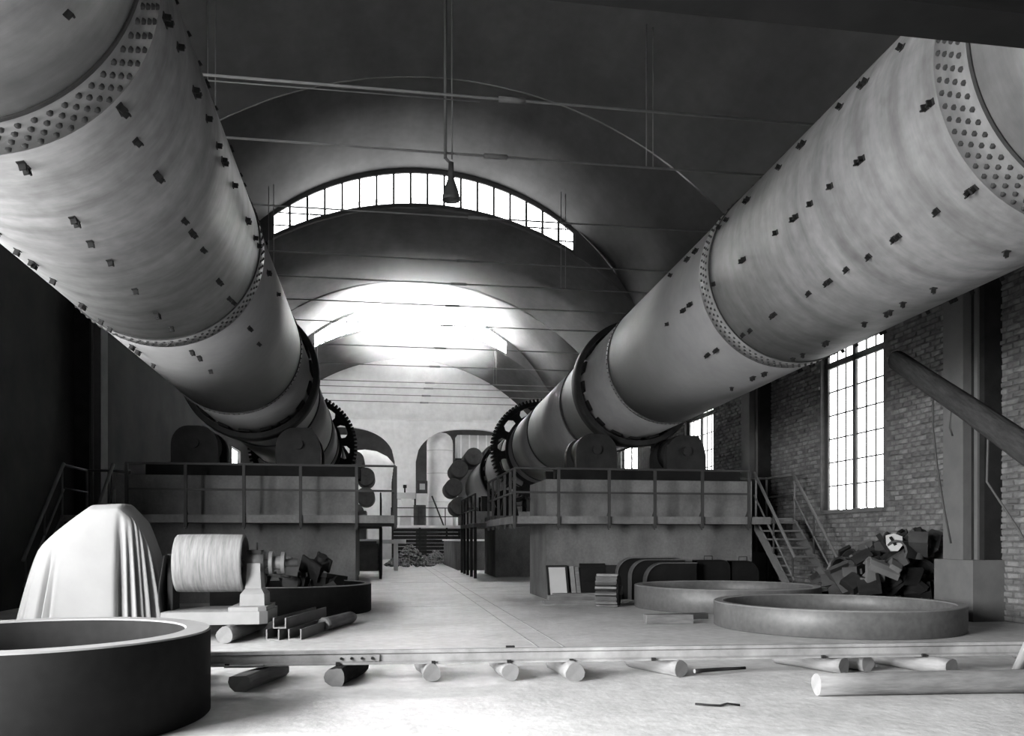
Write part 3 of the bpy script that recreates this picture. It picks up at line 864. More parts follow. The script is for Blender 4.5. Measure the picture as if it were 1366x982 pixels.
def log(name, a, b, r0, r1, label, group, m=M_bark, flat=None, seed=0, bend=.02, cat='log'):
    rnd = random.Random(seed + 77)
    a = Vector(a); b = Vector(b); n = 14; m_ = 9
    d = (b-a).normalized(); u = d.cross(Vector((0, 0, 1))).normalized(); w = u.cross(d)
    L_ = (b-a).length
    mb = MB(); v = []
    ph = rnd.uniform(0, 6)
    for i in range(m_):
        t = i/(m_-1); c = u*(bend*math.sin(3*t+ph)) + w*(bend*.3*math.sin(2*t+ph))
        for k in range(n):
            q = 2*math.pi*k/n
            rr = (r0 + (r1-r0)*t)*(1 + .07*math.sin(3*q+ph+2*t) + rnd.uniform(-.03, .03))
            z = rr*math.sin(q)
            if flat is not None: z = min(z, flat*rr)
            # local frame: x along the log
            v.append((L_*t, rr*math.cos(q) + bend*math.sin(3*t+ph)*min(1, 4*t*(1-t)+.0), z))
    f = [(i*n+k, i*n+(k+1) % n, (i+1)*n+(k+1) % n, (i+1)*n+k) for i in range(m_-1) for k in range(n)]
    mb.add(v, f, 0, flat is None)
    k0 = 0
    mb.f.append(tuple(range(n-1, -1, -1))); mb.mi.append(1); mb.sm.append(False)
    mb.f.append(tuple((m_-1)*n+i for i in range(n))); mb.mi.append(1); mb.sm.append(False)
    me = mb.mesh(name, [m, M_cut])
    o = bpy.data.objects.new(name, me); col.objects.link(o)
    o.location = a
    o.rotation_euler = Matrix((d, -u, w)).transposed().to_euler()
    tag(o, label, cat, group)
    return o
SG = 'log sleepers under the track'
log('log_sleeper', (-1.86, 8.08, 0.088), (-1.89, 8.88, 0.088), .088, .085, 'sleeper log end just showing beside the foreground ring', SG, M_log_pale, seed=1)
log('log_sleeper', (-1.32, 7.87, 0.088), (-1.06, 8.74, 0.088), .105, .10, 'split flat-topped sleeper with grey cut end under the tie plate', SG, M_wood, flat=.55, seed=2)
log('log_sleeper', (-0.47, 8.02, 0.088), (-0.26, 8.83, 0.088), .10, .10, 'barky sleeper below the rail joint with bolted plate', SG, M_bark, flat=.8, seed=3)
log('log_sleeper', (0.46, 8.11, 0.088), (0.39, 8.85, 0.088), .088, .086, 'round sleeper log, left of the three plain ones mid-track', SG, M_log_pale, seed=4)
log('log_sleeper', (1.23, 8.05, 0.088), (1.20, 8.81, 0.088), .086, .086, 'round sleeper log, middle of the three plain ones mid-track', SG, M_log_pale, seed=5)
log('log_sleeper', (1.86, 7.94, 0.090), (1.80, 8.75, 0.090), .098, .09, 'round sleeper log with a star-cracked end mid-track', SG, M_log_pale, seed=6)
log('log_sleeper', (2.98, 8.02, 0.088), (2.67, 8.78, 0.088), .088, .085, 'skewed peeled sleeper beside the thin stick', SG, M_log_pale, seed=7)
log('log_sleeper', (4.72, 7.94, 0.088), (4.37, 8.72, 0.088), .088, .085, 'skewed pale sleeper left of the pair behind the long log', SG, M_log_pale, seed=8)
log('log_sleeper', (5.05, 8.04, 0.086), (4.87, 8.77, 0.086), .086, .085, 'knotted pale sleeper close beside another behind the long log', SG, M_log_pale, seed=9)
log('log_sleeper', (5.75, 7.67, 0.088), (5.47, 8.57, 0.088), .092, .09, 'thick pale sleeper at the right behind the long log', SG, M_log_pale, seed=10)
log('log_sleeper', (7.40, 7.79, 0.088), (7.31, 8.62, 0.088), .088, .088, 'sleeper log at the far right end of the track', SG, M_log_pale, seed=12)
log('long_log', (3.82, 6.88, .105), (7.6, 6.62, .105), .10, .115, 'long weathered log lying on the floor in the right foreground', None, M_wood, seed=13)
log('stick', (3.12, 8.02, .06), (3.75, 8.20, .05), .022, .015, 'thin curved stick lying beside the skewed sleeper', None, M_bark, seed=14, cat='stick')
log('roller_log', (-2.13, 11.55, .115), (-1.90, 13.2, .115), .112, .112, 'short round log under the machine base', None, M_log_pale, seed=15)
log('roller_log', (-3.0, 11.85, .115), (-2.8, 13.3, .115), .112, .112, 'round log under the left end of the machine base', None, M_log_pale, seed=16)
log('short_log', (-.93, 12.9, .10), (-.55, 14.1, .10), .10, .095, 'short log lying alone on the floor near the dark ring', None, M_wood, seed=17)

# leaning timber, its prop and hanging wires
A = Vector((6.76, 10.09, 3.80)); Bv = Vector((6.13, 7.14, 2.29)); dv = Bv - A
foot = A + dv*(3.72/1.51)
log('leaning_log', A, foot, .125, .15, 'heavy leaning log with a pale slanted cut end at upper right', None, M_bark, seed=20, bend=.03)
pr = A + dv*1.34
log('prop_pole', (6.33, 7.5, .03), (pr.x, pr.y, pr.z-.05), .05, .045, 'slim pale pole propping the leaning log at the right edge', None, M_log_pale, seed=21, bend=.01, cat='pole')
def wire(pts, label, r=.011):
    o = MB().tube(pts, r, n=6).build('hanging_wire', M_post); tag(o, label, 'wire', 'wires hanging from the leaning log'); return o
P1 = A + dv*.45; P2 = A + dv*.72
wire([P1+Vector((.0, 0, .12)), P1+Vector((.02, -.10, -.1)), P1+Vector((.03, -.05, -.42)), P1+Vector((.10, 0, -.5))], 'short wire hanging below the middle of the leaning log')
wire([P2+Vector((0, .05, .13)), P2+Vector((0, -.13, 0)), P2+Vector((.0, -.10, -.7)), P2+Vector((.20, -.3, -1.2)), P2+Vector((.45, -.6, -2.0)), (P2.x+.6, P2.y-.8, .0)], 'long wire dropping from the leaning log to the floor', .013)
Q = A + dv*.36
wire([Q+Vector((0, .02, -.10)), Q+Vector((.02, .05, -.5)), Q+Vector((.08, .05, -1.0)), Q+Vector((.17, .05, -1.5)), Q+Vector((.26, .05, -1.9))], 'thin wire dangling free from the middle of the leaning log', .012)
o = MB().tube([(2.60, 6.66, .010), (2.68, 6.58, .014), (2.78, 6.56, .010), (2.86, 6.60, .016), (2.95, 6.55, .010)], .010, n=6).build('twig', M_bark); tag(o, 'small crooked twig lying on the open foreground floor', 'twig')

# ------------------------------------------------------------------ canvas-covered machine
def tarp():
    mb = MB(); nu, nv = 240, 40
    cx, cy = -4.12, 12.75
    def prof(x):       # ridge height against x
        pts = [(-1.12, .95), (-1.0, 1.20), (-.60, 1.45), (-.50, 1.53), (0, 1.90), (.42, 1.93), (.62, 1.74), (.85, 1.25), (1.12, .8)]
        for (a, za), (b, zb) in zip(pts, pts[1:]):
            if x <= b: return za + (zb-za)*max(0, (x-a))/(b-a)
        return pts[-1][1]
    v = []
    for j in range(nv+1):
        s = j/nv
        for i in range(nu):
            t = 2*math.pi*i/nu; c, q = math.cos(t), math.sin(t)
            ex = .7
            bx = math.copysign(abs(c)**ex, c); by = math.copysign(abs(q)**ex, q)
            a, b = .92, .62
            if s < .45:
                k = s/.45
                x = .06 + a*bx*k*.84; y = b*by*k*.75
                z = prof(x) - .10*(k**3)
            else:
                k = (s-.45)/.55
                x0, y0 = .06 + a*bx*.84, b*by*.75
                x1, y1 = a*bx*1.16, b*by*1.12
                e = k**.75
                x = x0 + (x1-x0)*e; y = y0 + (y1-y0)*e
                z0 = prof(x0) - .10
                z = z0*(1-k)
                # hanging folds
                amp = 0
                for (tc, wdt, dep, kk) in ((-2.02, .035, .16, .15), (-1.90, .03, .09, .3), (-1.20, .05, .22, .02), (-1.06, .035, .17, .05), (-.90, .035, .24, -.1), (-.80, .03, .18, -.1), (-.62, .05, .22, -.1), (-.40, .05, .2, 0), (.6, .08, .15, 0), (1.6, .1, .15, 0), (2.7, .09, .12, 0), (-2.4, .03, .05, .2)):
                    td = (t - tc + math.pi) % (2*math.pi) - math.pi
                    shift = .10*(k-.5)
                    amp += 1.35*dep*math.exp(-((td)/wdt)**2)*max(0, min(1, (k-kk)*1.6))
                    amp -= dep*.35*math.exp(-((td-wdt*2.2)/wdt)**2)*max(0, min(1, (k-kk)*1.4))
                x -= amp*c*.8; y -= amp*q*.8
            v.append((cx+x, cy+y, max(z, .012)))
    f = [(j*nu+i, j*nu+(i+1) % nu, (j+1)*nu+(i+1) % nu, (j+1)*nu+i) for j in range(nv) for i in range(nu)]
    mb.add(v, f, 0, True)
    o = fixn(mb.build('canvas_cover', M_tarp)); tag(o, 'white canvas sheet draped in folds over a tall machine', 'canvas cover')
tarp()
# ------------------------------------------------------------------ pulley machine
pm = empty('pulley_drive', (-2.3, 12.4, 0)); tag(pm, 'large wrapped belt pulley on a cast pedestal and base', 'pulley machine')
PX0, PX1, PYc, PZ = -2.93, -2.00, 12.45, 1.06
mb = MB().lathe([(.0, PX0+.04), (.36, PX0+.04), (.37, PX0), (.41, PX0), (.415, PX0+.05), (.42, (PX0+PX1)/2), (.415, PX1-.03), (.41, PX1), (.375, PX1), (.37, PX1-.25), (0, PX1-.25)], (0, PYc, PZ), axis='x', n=72, closed=False)
mb.sm = [(k % 10) in (3, 4, 5, 6) for k in range(len(mb.sm))]
pul = fixn(mb.build('pulley', M_pulley, pm))
MB().cyl((PX0-.12, PYc, PZ), (-1.25, PYc, PZ), .06, n=20).build('shaft', M_steel, pm)
MB().cyl((PX1-.25, PYc, PZ), (PX1-.05, PYc, PZ), .11, n=20).build('hub', M_iron, pul)
# pedestal
px = -1.86
mb = MB()
ped = [(.26, .44), (.25, .62), (.17, .70), (.145, .9), (.14, 1.0), (.14, 1.06)]
v = []
for w_, z in ped:
    for (sx, sy) in ((-1, -1), (1, -1), (1, 1), (-1, 1)): v.append((px+sx*w_*.66, PYc-.02+sy*w_*1.15, z))
f = []
for k in range(len(ped)-1):
    for i in range(4): f.append((k*4+i, k*4+(i+1) % 4, k*4+4+(i+1) % 4, k*4+4+i))
f += [(3, 2, 1, 0), tuple(4*(len(ped)-1)+i for i in range(4))]
mb.add(v, f); mb.build('pedestal', M_cast, pm)
MB().cyl((px-.13, PYc, PZ+.02), (px+.13, PYc, PZ+.02), .15, n=24).build('bearing', M_steel, pm)
brg = col.objects['bearing']
MB().box(px-.10, px+.10, PYc-.12, PYc+.12, PZ+.13, PZ+.19).build('bearing_cap', M_iron, brg)
MB().cyl((px+.03, PYc-.04, PZ+.19), (px+.03, PYc-.04, PZ+.30), .012, n=8).build('oil_cup', M_iron, brg)
mb = MB().lathe([(.06, 0), (.17, 0), (.17, .05), (.10, .06), (.10, .16), (.16, .17), (.16, .22), (.06, .22)], (-1.66, PYc, PZ), axis='x', n=28); mb.build('coupling', M_steel, pm)
# second bearing on the hidden side
MB().box(PX0-.10, PX0-.03, PYc-.2, PYc+.2, .40, 1.2).build('pedestal', M_iron, pm)
# base casting with rounded end
pts = [(-3.02, PYc-.60), (-1.72, PYc-.60), (-1.62, PYc-.5), (-1.60, PYc+.4), (-1.7, PYc+.52), (-3.02, PYc+.52)]
MB().prism(pts, .225, .40, axis='z').build('base_casting', M_cast, pm)
MB().prism([(px-.28, PYc-.57), (-1.74, PYc-.57), (-1.64, PYc-.5), (-1.63, PYc+.4), (px-.28, PYc+.4)], .40, .46, axis='z').build('base_pad', M_cast, pm)
bl = MB()
bp = []
for k in range(16):
    t = k/15; bp.append((-3.04-.07*math.sin(t*3.1), 12.1+.05*math.sin(t*6), 1.18-.95*t))
v = []
for p in bp: v += [(p[0], p[1]-.02, p[2]), (p[0]+.015, p[1]+.35, p[2])]
bl.add(v + [(a+.018, b, c) for a, b, c in v], [(2*k, 2*k+1, 2*k+3, 2*k+2) for k in range(15)] + [(32+2*k, 32+2*k+2, 32+2*k+3, 32+2*k+1) for k in range(15)] + [(2*k, 2*k+2, 32+2*k+2, 32+2*k) for k in range(15)] + [(2*k+1, 32+2*k+1, 32+2*k+3, 2*k+3) for k in range(15)], 0, True)
o = bl.build('drive_belt', M_iron); tag(o, 'slack dark belt hanging between canvas cover and pulley', 'belt')

# channel irons
def channel(x, y, z, label, L_=1.9, rz=R(-13)):
    w, h_, t = .19, .15, .018
    pts = [(-w/2, 0), (w/2, 0), (w/2, h_), (w/2-.035, h_), (w/2-.035, h_-t), (w/2-t, h_-t), (w/2-t, t), (-w/2+t, t), (-w/2+t, h_-t), (-w/2+.035, h_-t), (-w/2+.035, h_), (-w/2, h_)]
    pts = [(-w/2, 0), (w/2, 0), (w/2, h_), (w/2-t, h_), (w/2-t, t), (-w/2+t, t), (-w/2+t, h_), (-w/2, h_)]
    mb = MB().prism(pts, 0, L_)
    # split the U end caps into quads so they fill correctly
    mb.f = mb.f[2:]; mb.mi = mb.mi[2:]; mb.sm = mb.sm[2:]
    for b_ in (0, 8):
        for q in ((0, 1, 4, 5), (1, 2, 3, 4), (0, 5, 6, 7)):
            mb.f.append(tuple(b_+i for i in q)); mb.mi.append(0); mb.sm.append(False)
    o = bpy.data.objects.new('channel_iron', mb.mesh('channel_iron', M_steel)); col.objects.link(o)
    o.location = (x, y, z); o.rotation_euler = (0, 0, rz)
    tag(o, label, 'channel iron', 'stacked channel irons')
channel(-1.54, 11.85, 0, 'steel channel iron on the floor, left of the lower two')
channel(-1.24, 11.85, 0, 'steel channel iron on the floor, right of the lower two')
channel(-1.46, 11.95, .151, 'steel channel iron lying on top of two others')

# castings heaped in the dark ring
def casting(x, y, z, rx, ry, rz, s, label, m=M_scrap[1]):
    mb = MB()
    mb.box(-.26, .26, -.20, .20, 0, .05)
    v = []
    for z_, w in ((.05, .20), (.25, .12), (.42, .17)):
        for (sx, sy) in ((-1, -1), (1, -1), (1, 1), (-1, 1)): v.append((sx*w, sy*w*.7, z_))
    f = [(k*4+i, k*4+(i+1) % 4, k*4+4+(i+1) % 4, k*4+4+i) for k in range(2) for i in range(4)] + [(8, 9, 10, 11)]
    mb.add(v, f)
    mb.box(-.20, .20, -.16, .16, .42, .47)
    mb.cyl((0, -.20, .36), (0, .20, .36), .10, n=14)
    o = bpy.data.objects.new('iron_casting', mb.mesh('iron_casting', m)); col.objects.link(o)
    o.location = (x, y, z); o.rotation_euler = (rx, ry, rz); o.scale = (s, s, s)
    tag(o, label, 'casting', 'castings heaped in the ring')
casting(-2.45, 16.3, .02, 0, 0, .3, 1.75, 'waisted iron casting standing at the left of the heap in the ring', M_scrap[1])
casting(-1.72, 16.5, .02, 0, 0, -.2, 1.6, 'waisted iron casting buried low in the middle of the ring heap', M_scrap[1])
casting(-1.95, 16.25, .86, R(86), R(10), .4, .95, 'spool-shaped casting lying on top of the ring heap', M_scrap[2])
casting(-1.15, 16.4, .02, R(0), R(8), .9, 1.5, 'dark casting at the right of the ring heap', M_scrap[0])
casting(-.95, 16.2, .10, R(20), R(-25), .2, .95, 'tilted open casting near the right rim of the ring', M_scrap[1])
casting(-1.42, 16.2, .84, R(-70), R(30), -.5, .9, 'dark cylinder-backed casting lying high on the heap', M_scrap[0])

# ------------------------------------------------------------------ stuff in front of the right pier
# white panel, boards and dark sheets leaning on the pier face
def leaner(name, x, w, hgt, th, m, label, cat, base=18.62, parts=None, tilt=.36):
    root = empty(name, (x, base, 0)); root.rotation_euler = (-math.atan2(tilt, hgt), 0, 0)
    tag(root, label, cat)
    def ch(mb, nm_, mm):
        o = bpy.data.objects.new(nm_, mb.mesh(nm_, mm)); col.objects.link(o); o.parent = root; return o
    if parts == 'framed':
        ch(MB().box(-w/2+.05, w/2-.05, -.012, .012, .05, hgt-.05), 'sheet', m)
        ch(MB().box(-w/2, -w/2+.05, -.02, .02, 0, hgt), 'stile', M_iron)
        ch(MB().box(w/2-.05, w/2, -.02, .02, 0, hgt), 'stile', M_iron)
        ch(MB().box(-w/2+.05, w/2-.05, -.02, .02, hgt-.05, hgt), 'crosspiece', M_iron)
        ch(MB().box(-w/2+.05, w/2-.05, -.02, .02, 0, .05), 'crosspiece', M_iron)
    else:
        ch(MB().box(-w/2, w/2, -th/2, th/2, 0, hgt), 'sheet', m)
        for k in range(3 if w > .3 else 1):
            z = hgt*(.12 + .38*k)
            ch(MB().box(-w/2, w/2, -th/2-.012, -th/2, z, z+.05), 'batten', m)
    return root
leaner('framed_panel', 3.98, .50, .86, .03, M_white, 'white sheet in a dark frame leaning on the right pier', 'panel', parts='framed')
leaner('leaning_board', 4.34, .10, .84, .03, M_cut, 'narrow pale board leaning beside the framed white panel', 'board')
leaner('leaning_board', 4.46, .09, .82, .03, M_wood, 'narrow grey board leaning between pale board and dark sheet', 'board')
leaner('leaning_sheet', 4.84, .62, .90, .03, M_black, 'dark battened sheet leaning on the right pier', 'sheet')
leaner('leaning_sheet', 5.30, .34, .86, .03, M_scrap[0], 'narrow dark sheet leaning behind the toothed pinion', 'sheet')
# planks
rp = random.Random(4)
pl_lab = ['lowest', 'second', 'third', 'fourth', 'fifth', 'topmost']
for k in range(6):
    mb = MB().box(-.62, .62, -.11, .11, 0, .035)
    mb.box(-.625, -.62, -.108, .108, .002, .033, 1)
    o = bpy.data.objects.new('plank', mb.mesh('plank', [M_wood, M_cut])); col.objects.link(o)
    o.location = (4.10 + rp.uniform(-.08, .08) + (.12 if k > 2 else 0), 17.75 + rp.uniform(-.06, .06), .002 + k*.036); o.rotation_euler = (0, 0, rp.uniform(-.08, .08))
    tag(o, 'short rough plank by the pinion, %s in its stack' % pl_lab[k], 'plank', 'planks stacked by the pinion')
# pinion
def pinion(x, y, rz):
    NT = 16; r0, r1, W_ = .27, .345, .46
    root = empty('pinion_gear', (x, y, 0), rz); tag(root, 'broad toothed steel pinion standing on the floor', 'pinion')
    def ch(mb, nm_, mm):
        o = bpy.data.objects.new(nm_, mb.mesh(nm_, mm)); col.objects.link(o); o.parent = root; return o
    ch(MB().cyl((-W_/2, 0, r1), (W_/2-.03, 0, r1), r0, n=32), 'pinion_body', M_iron)
    tooth = MB().prism([(-.036, r0-.01), (.036, r0-.01), (.020, r1), (-.020, r1)], -W_/2, W_/2-.02, axis='x').mesh('tooth', M_steel)
    for i in range(NT):
        o = child_mesh('tooth', tooth, root, (0, 0, r1), (2*math.pi*(i+.5)/NT, 0, 0))
    ch(MB().cyl((W_/2-.03, 0, r1), (W_/2+.02, 0, r1), r0+.04, n=32), 'end_shroud', M_black)
    mb = MB().lathe([(.05, W_/2), (.10, W_/2), (.10, W_/2+.07), (.05, W_/2+.07)], (0, 0, r1), axis='x', n=20); ch(mb, 'hub', M_steel)
pinion(4.62, 16.75, R(-22))
# rounded guards
def guard(x0, x1, y, hgt, label, left=True, rr=.40, th=.20, m=M_black, handle=False):
    root = empty('gear_guard', ((x0+x1)/2, y, 0)); tag(root, label, 'guard', 'rounded guards in front of the pier')
    def outline(r):
        pts = []
        if left:
            pts = [(x0+(rr-r), 0)] + [(x0+rr - r*math.cos(R(q)), hgt-rr + r*math.sin(R(q))) for q in range(0, 91, 9)] + [(x1, hgt-rr+r), (x1, 0)]
        else:
            pts = [(x0, 0), (x0, hgt-rr+r)] + [(x1-rr + r*math.sin(R(q)), hgt-rr + r*math.cos(R(q))) for q in range(0, 91, 9)] + [(x1-(rr-r), 0)]
        return pts
    MB().prism(outline(rr-.02), y+.01, y+th).build('guard_cheek', m, root)
    # rolled rim sheet over the top
    o1, o2 = outline(rr), outline(rr-.02)
    mb = MB(); n = len(o1); v = []
    for yy in (y-.03, y+th+.02):
        v += [(a, yy, b) for a, b in o1] + [(a, yy, b) for a, b in o2]
    f = []
    for i in range(n-1):
        f += [(i, i+1, 2*n+i+1, 2*n+i), (n+i, 3*n+i, 3*n+i+1, n+i+1), (i, n+i, n+i+1, i+1), (2*n+i, 2*n+i+1, 3*n+i+1, 3*n+i)]
    mb.add(v, f); mb.build('rim_sheet', M_ring if left else m, root)
    if handle:
        for hx in (x0+.35, ):
            MB().tube([(hx-.10, y+.1, hgt-.01), (hx-.10, y+.1, hgt+.09), (hx+.10, y+.1, hgt+.09), (hx+.10, y+.1, hgt-.01)], .012, n=6).build('handle', M_post, root)
    return root
guard(5.38, 6.75, 18.74, .98, 'rounded dark guard with pale rim, rearmost of three', th=.18)
guard(5.64, 6.95, 18.48, .94, 'rounded dark guard with pale rim, middle of three', th=.20)
guard(5.92, 7.15, 18.22, .87, 'rounded dark guard with pale rim, front one of three', rr=.42, th=.20)
guard(7.25, 8.1, 18.55, .92, 'dark guard with wire handle against the right pier', left=False, rr=.2, handle=True)
guard(8.12, 8.82, 18.55, .90, 'dark rounded guard at the right end of the pier foot', left=False, rr=.32, handle=True)
# wooden block
mb = MB().box(-.40, .40, -.11, .11, 0, .155)
o = bpy.data.objects.new('timber_block', mb.mesh('timber_block', M_wood)); col.objects.link(o)
o.location = (4.68, 13.2, 0); o.rotation_euler = (0, 0, R(-4)); tag(o, 'squared timber block on the floor between the two right rings', 'timber block')
bv = o.modifiers.new('edge', 'BEVEL'); bv.width = .008
mb = MB().box(-.45, .45, -.07, .07, 0, .10)
o = bpy.data.objects.new('timber_block', mb.mesh('timber_block', M_scrap[1])); col.objects.link(o)
o.location = (5.2, 13.9, 0); o.rotation_euler = (0, 0, R(6)); tag(o, 'dark timber packing piece behind the pale squared block', 'timber block')
# square washer on the floor
o = MB().box(1.55, 1.66, 10.5, 10.56, 0, .03).build('floor_scrap', M_iron); tag(o, 'small dark scrap lying on the open floor', 'scrap')

# ------------------------------------------------------------------ heap of scrap castings by the wall
rs = random.Random(21)
def plate_shape(r):
    mb = MB(); w, h_, t = r.uniform(.16, .24), r.uniform(.12, .18), r.uniform(.025, .05)
    mb.box(-w, w, -h_, h_, -t, t); mb.box(-w, -w+.05, -h_, h_, t, t+.10); return mb
def trough_shape(r):
    mb = MB(); n = 7; rad = r.uniform(.17, .24); L_ = r.uniform(.18, .26); v = []
    for yy in (-L_, L_):
        for rr in (rad, rad-.035):
            for i in range(n): a = math.pi*i/(n-1); v.append((rr*math.cos(a), yy, rr*math.sin(a)))
    f = []
    for i in range(n-1):
        f += [(i, i+1, 2*n+i+1, 2*n+i), (n+i, 3*n+i, 3*n+i+1, n+i+1), (i, n+i, n+i+1, i+1), (2*n+i, 2*n+i+1, 3*n+i+1, 3*n+i)]
    f += [(0, 2*n, 3*n, n), (n-1, 2*n-1, 4*n-1, 3*n-1)]
    return mb.add(v, f)
def block_shape(r):
    a, b, c = r.uniform(.13, .22), r.uniform(.10, .16), r.uniform(.08, .14)
    pts = [(-a, -c), (a, -c), (a*.8, c*.6), (a*.2, c), (-a*.9, c*.8)]
    mb = MB().prism(pts, -b, b); mb.box(-a*.3, a*.3, -b-.04, -b, -c*.4, c*.4); return mb
def bracket_shape(r):
    a = r.uniform(.18, .26)
    mb = MB().prism([(-a, -.14), (a, -.14), (a, -.09), (-a+.06, -.09), (-a+.06, .16), (-a, .16)], -.12, .12)
    mb.f = mb.f[2:]; mb.mi = mb.mi[2:]; mb.sm = mb.sm[2:]
    for b_ in (0, 6):
        for q in ((0, 1, 2, 3), (0, 3, 4, 5)): mb.f.append(tuple(b_+i for i in q)); mb.mi.append(0); mb.sm.append(False)
    mb.prism([(-a+.06, -.09), (a*.5, -.09), (-a+.06, .1)], -.015, .015); return mb
kinds = [('scrap_plate', plate_shape, 'flanged plate'), ('scrap_trough', trough_shape, 'half-round trough'), ('scrap_block', block_shape, 'cast block'), ('scrap_bracket', bracket_shape, 'angled bracket')]
srcs = {}
for nm_, fn, _ in kinds:
    for k in range(3): srcs[(nm_, k)] = fn(rs).mesh(nm_, M_scrap[k]), None
def heap_h(x, y):
    # heap against wall and column, sloping left (greater y) and toward the hall
    s = 1.42 - .27*max(0, y-14.6) - .75*max(0, 9.75-x) - .1*max(0, 14.2-y)
    return max(0, s)
tone_word = ['blackish', 'dark grey', 'lighter grey']
cnt = 0
layer_z = 0
tries = 0
pieces = []
while len(pieces) < 84 and tries < 4000:
    tries += 1
    x = rs.uniform(8.65, 10.12); y = rs.uniform(13.75, 17.2)
    if x > 9.75 and y < 13.9: continue
    if y > 16.68 and x > 8.6: continue
    h_ = heap_h(x, y)
    if h_ < .05: continue
    z = h_ - .14*rs.random()**2 if rs.random() < .75 else h_*rs.random()
    z = max(z, .12)
    if (x-7.2)**2 + (y-12.4)**2 < 2.2**2: continue
    if (x-7.1)**2 + (y-16.25)**2 < 2.22**2: continue
    if any((x-q[0])**2 + (y-q[1])**2 + (z-q[2])**2 < .25**2 for q in pieces): continue
    pieces.append((x, y, z))
heap_objs = []
for (x, y, z) in pieces:
    nm_, fn, word = kinds[rs.choices(range(4), weights=[4, 2, 4, 3])[0]]
    k = rs.choices((0, 1, 2), weights=[5, 4, 1.6])[0]
    o = bpy.data.objects.new(nm_, srcs[(nm_, k)][0]); col.objects.link(o)
    o.location = (x, y, z)
    o.rotation_euler = (rs.uniform(-.9, .9), rs.uniform(-.9, .9), rs.uniform(0, 6.28)) if z > .16 else (rs.uniform(-.15, .15), rs.uniform(-.15, .15), rs.uniform(0, 6.28))
    s = rs.uniform(.95, 1.4); o.scale = (s, s, s)
    heap_objs.append((o, k, word))
ORD = ['first','second','third','fourth','fifth','sixth','seventh','eighth','ninth','tenth','eleventh','twelfth','thirteenth','fourteenth','fifteenth','sixteenth','seventeenth','eighteenth','nineteenth','twentieth']
byk = {}
for o, k, word in heap_objs: byk.setdefault((k, word), []).append(o)
for (k, word), lst in byk.items():
    lst.sort(key=lambda o: o.location.x/o.location.y)
    for i, o in enumerate(lst):
        tag(o, '%s %s in the scrap heap, %s from left of its kind' % (tone_word[k], word, ORD[min(i, 19)]), word.split()[-1], 'scrap castings heaped by the brick wall')
# white enamelled shield on the heap
mb = MB().prism([(-.15, .10), (-.02, .16), (.13, .12), (.15, -.05), (.09, -.17), (-.03, -.19), (-.12, -.08)], -.015, .015)
sh = bpy.data.objects.new('curved_shield', None); col.objects.link(sh); sh.location = (9.30, 13.98, 1.36); sh.rotation_euler = (R(-20), R(8), R(-30)); WPOS[sh.name] = sh.location
tag(sh, 'bright white curved plate on top of the scrap heap', 'plate')
child_mesh('plate_face', mb.mesh('plate_face', M_white), sh, (0, 0, 0))
child_mesh('slot_bar', MB().box(-.025, .025, -.03, .0, -.11, .07).mesh('slot_bar', M_black), sh, (-.03, -.008, .02), (0, R(-35), 0))
# cylinder standing at the right of the heap
mb = MB().lathe([(.13, 0), (.15, 0), (.15, .42), (.13, .42)], (0, 0, 0), n=24)
o = bpy.data.objects.new('pipe_stub', mb.mesh('pipe_stub', M_scrap[1])); col.objects.link(o); o.location = (9.72, 13.98, 1.05); o.rotation_euler = (.1, .05, 0)
tag(o, 'upright dark pipe stub at the top right of the scrap heap', 'pipe')
# small rubble at the heap's foot
mb = MB(); rr_ = random.Random(9)
def pebble(mb, x, y, z, s, r):
    v = []
    for (a, b, c) in ((1,0,0),(-1,0,0),(0,1,0),(0,-1,0),(0,0,1),(0,0,-1)):
        q = s*r.uniform(.6, 1.2); v.append((x+a*q, y+b*q, z+c*q*.8))
    mb.add(v, [(0,2,4),(2,1,4),(1,3,4),(3,0,4),(2,0,5),(1,2,5),(3,1,5),(0,3,5)])
for _ in range(700):
    x = rr_.uniform(9.0, 10.3); y = rr_.uniform(13.7, 14.6)
    pebble(mb, x, y, rr_.uniform(.02, .35)*max(.1, (x-8.9)/1.4), rr_.uniform(.025, .05), rr_)
o = mb.build('loose_rubble', M_scrap[1]); tag(o, 'loose small rubble at the foot of the scrap heap', 'rubble', kind='stuff')

# ------------------------------------------------------------------ far end of the aisle
def heap(name, cx, cy, rx, ry, hh, n, label, seed):
    r = random.Random(seed); mb = MB()
    for _ in range(n):
        a = r.uniform(0, 6.28); q = math.sqrt(r.random())
        x, y = cx+rx*q*math.cos(a), cy+ry*q*math.sin(a)
        pebble(mb, x, y, .05 + hh*(1-q)*r.uniform(.7, 1), r.uniform(.08, .16), r)
    o = mb.build(name, M_rubble); tag(o, label, 'rubble', kind='stuff')
heap('rubble_heap', 1.35, 44.5, 1.3, 2.2, 1.15, 500, 'heap of broken rubble left of the far aisle', 31)
heap('rubble_heap', 3.0, 48.6, .9, 1.2, .75, 260, 'heap of broken rubble right of the far aisle', 32)
# bench slab on a post left of the far aisle
bt = empty('slab_table', (.2, 38.2, 0)); tag(bt, 'pale slab on a post standing left of the far aisle', 'table')
MB().box(-.35, .95, 37.2, 39.4, 1.22, 1.40).build('slab', M_backwall, bt)
MB().box(.42, .60, 37.5, 37.7, 0, 1.22).build('leg', M_backwall, bt)
MB().box(.42, .60, 38.9, 39.1, 0, 1.22).build('leg', M_backwall, bt)
MB().box(-.3, -.12, 37.5, 37.7, 0, 1.22).build('leg', M_backwall, bt)
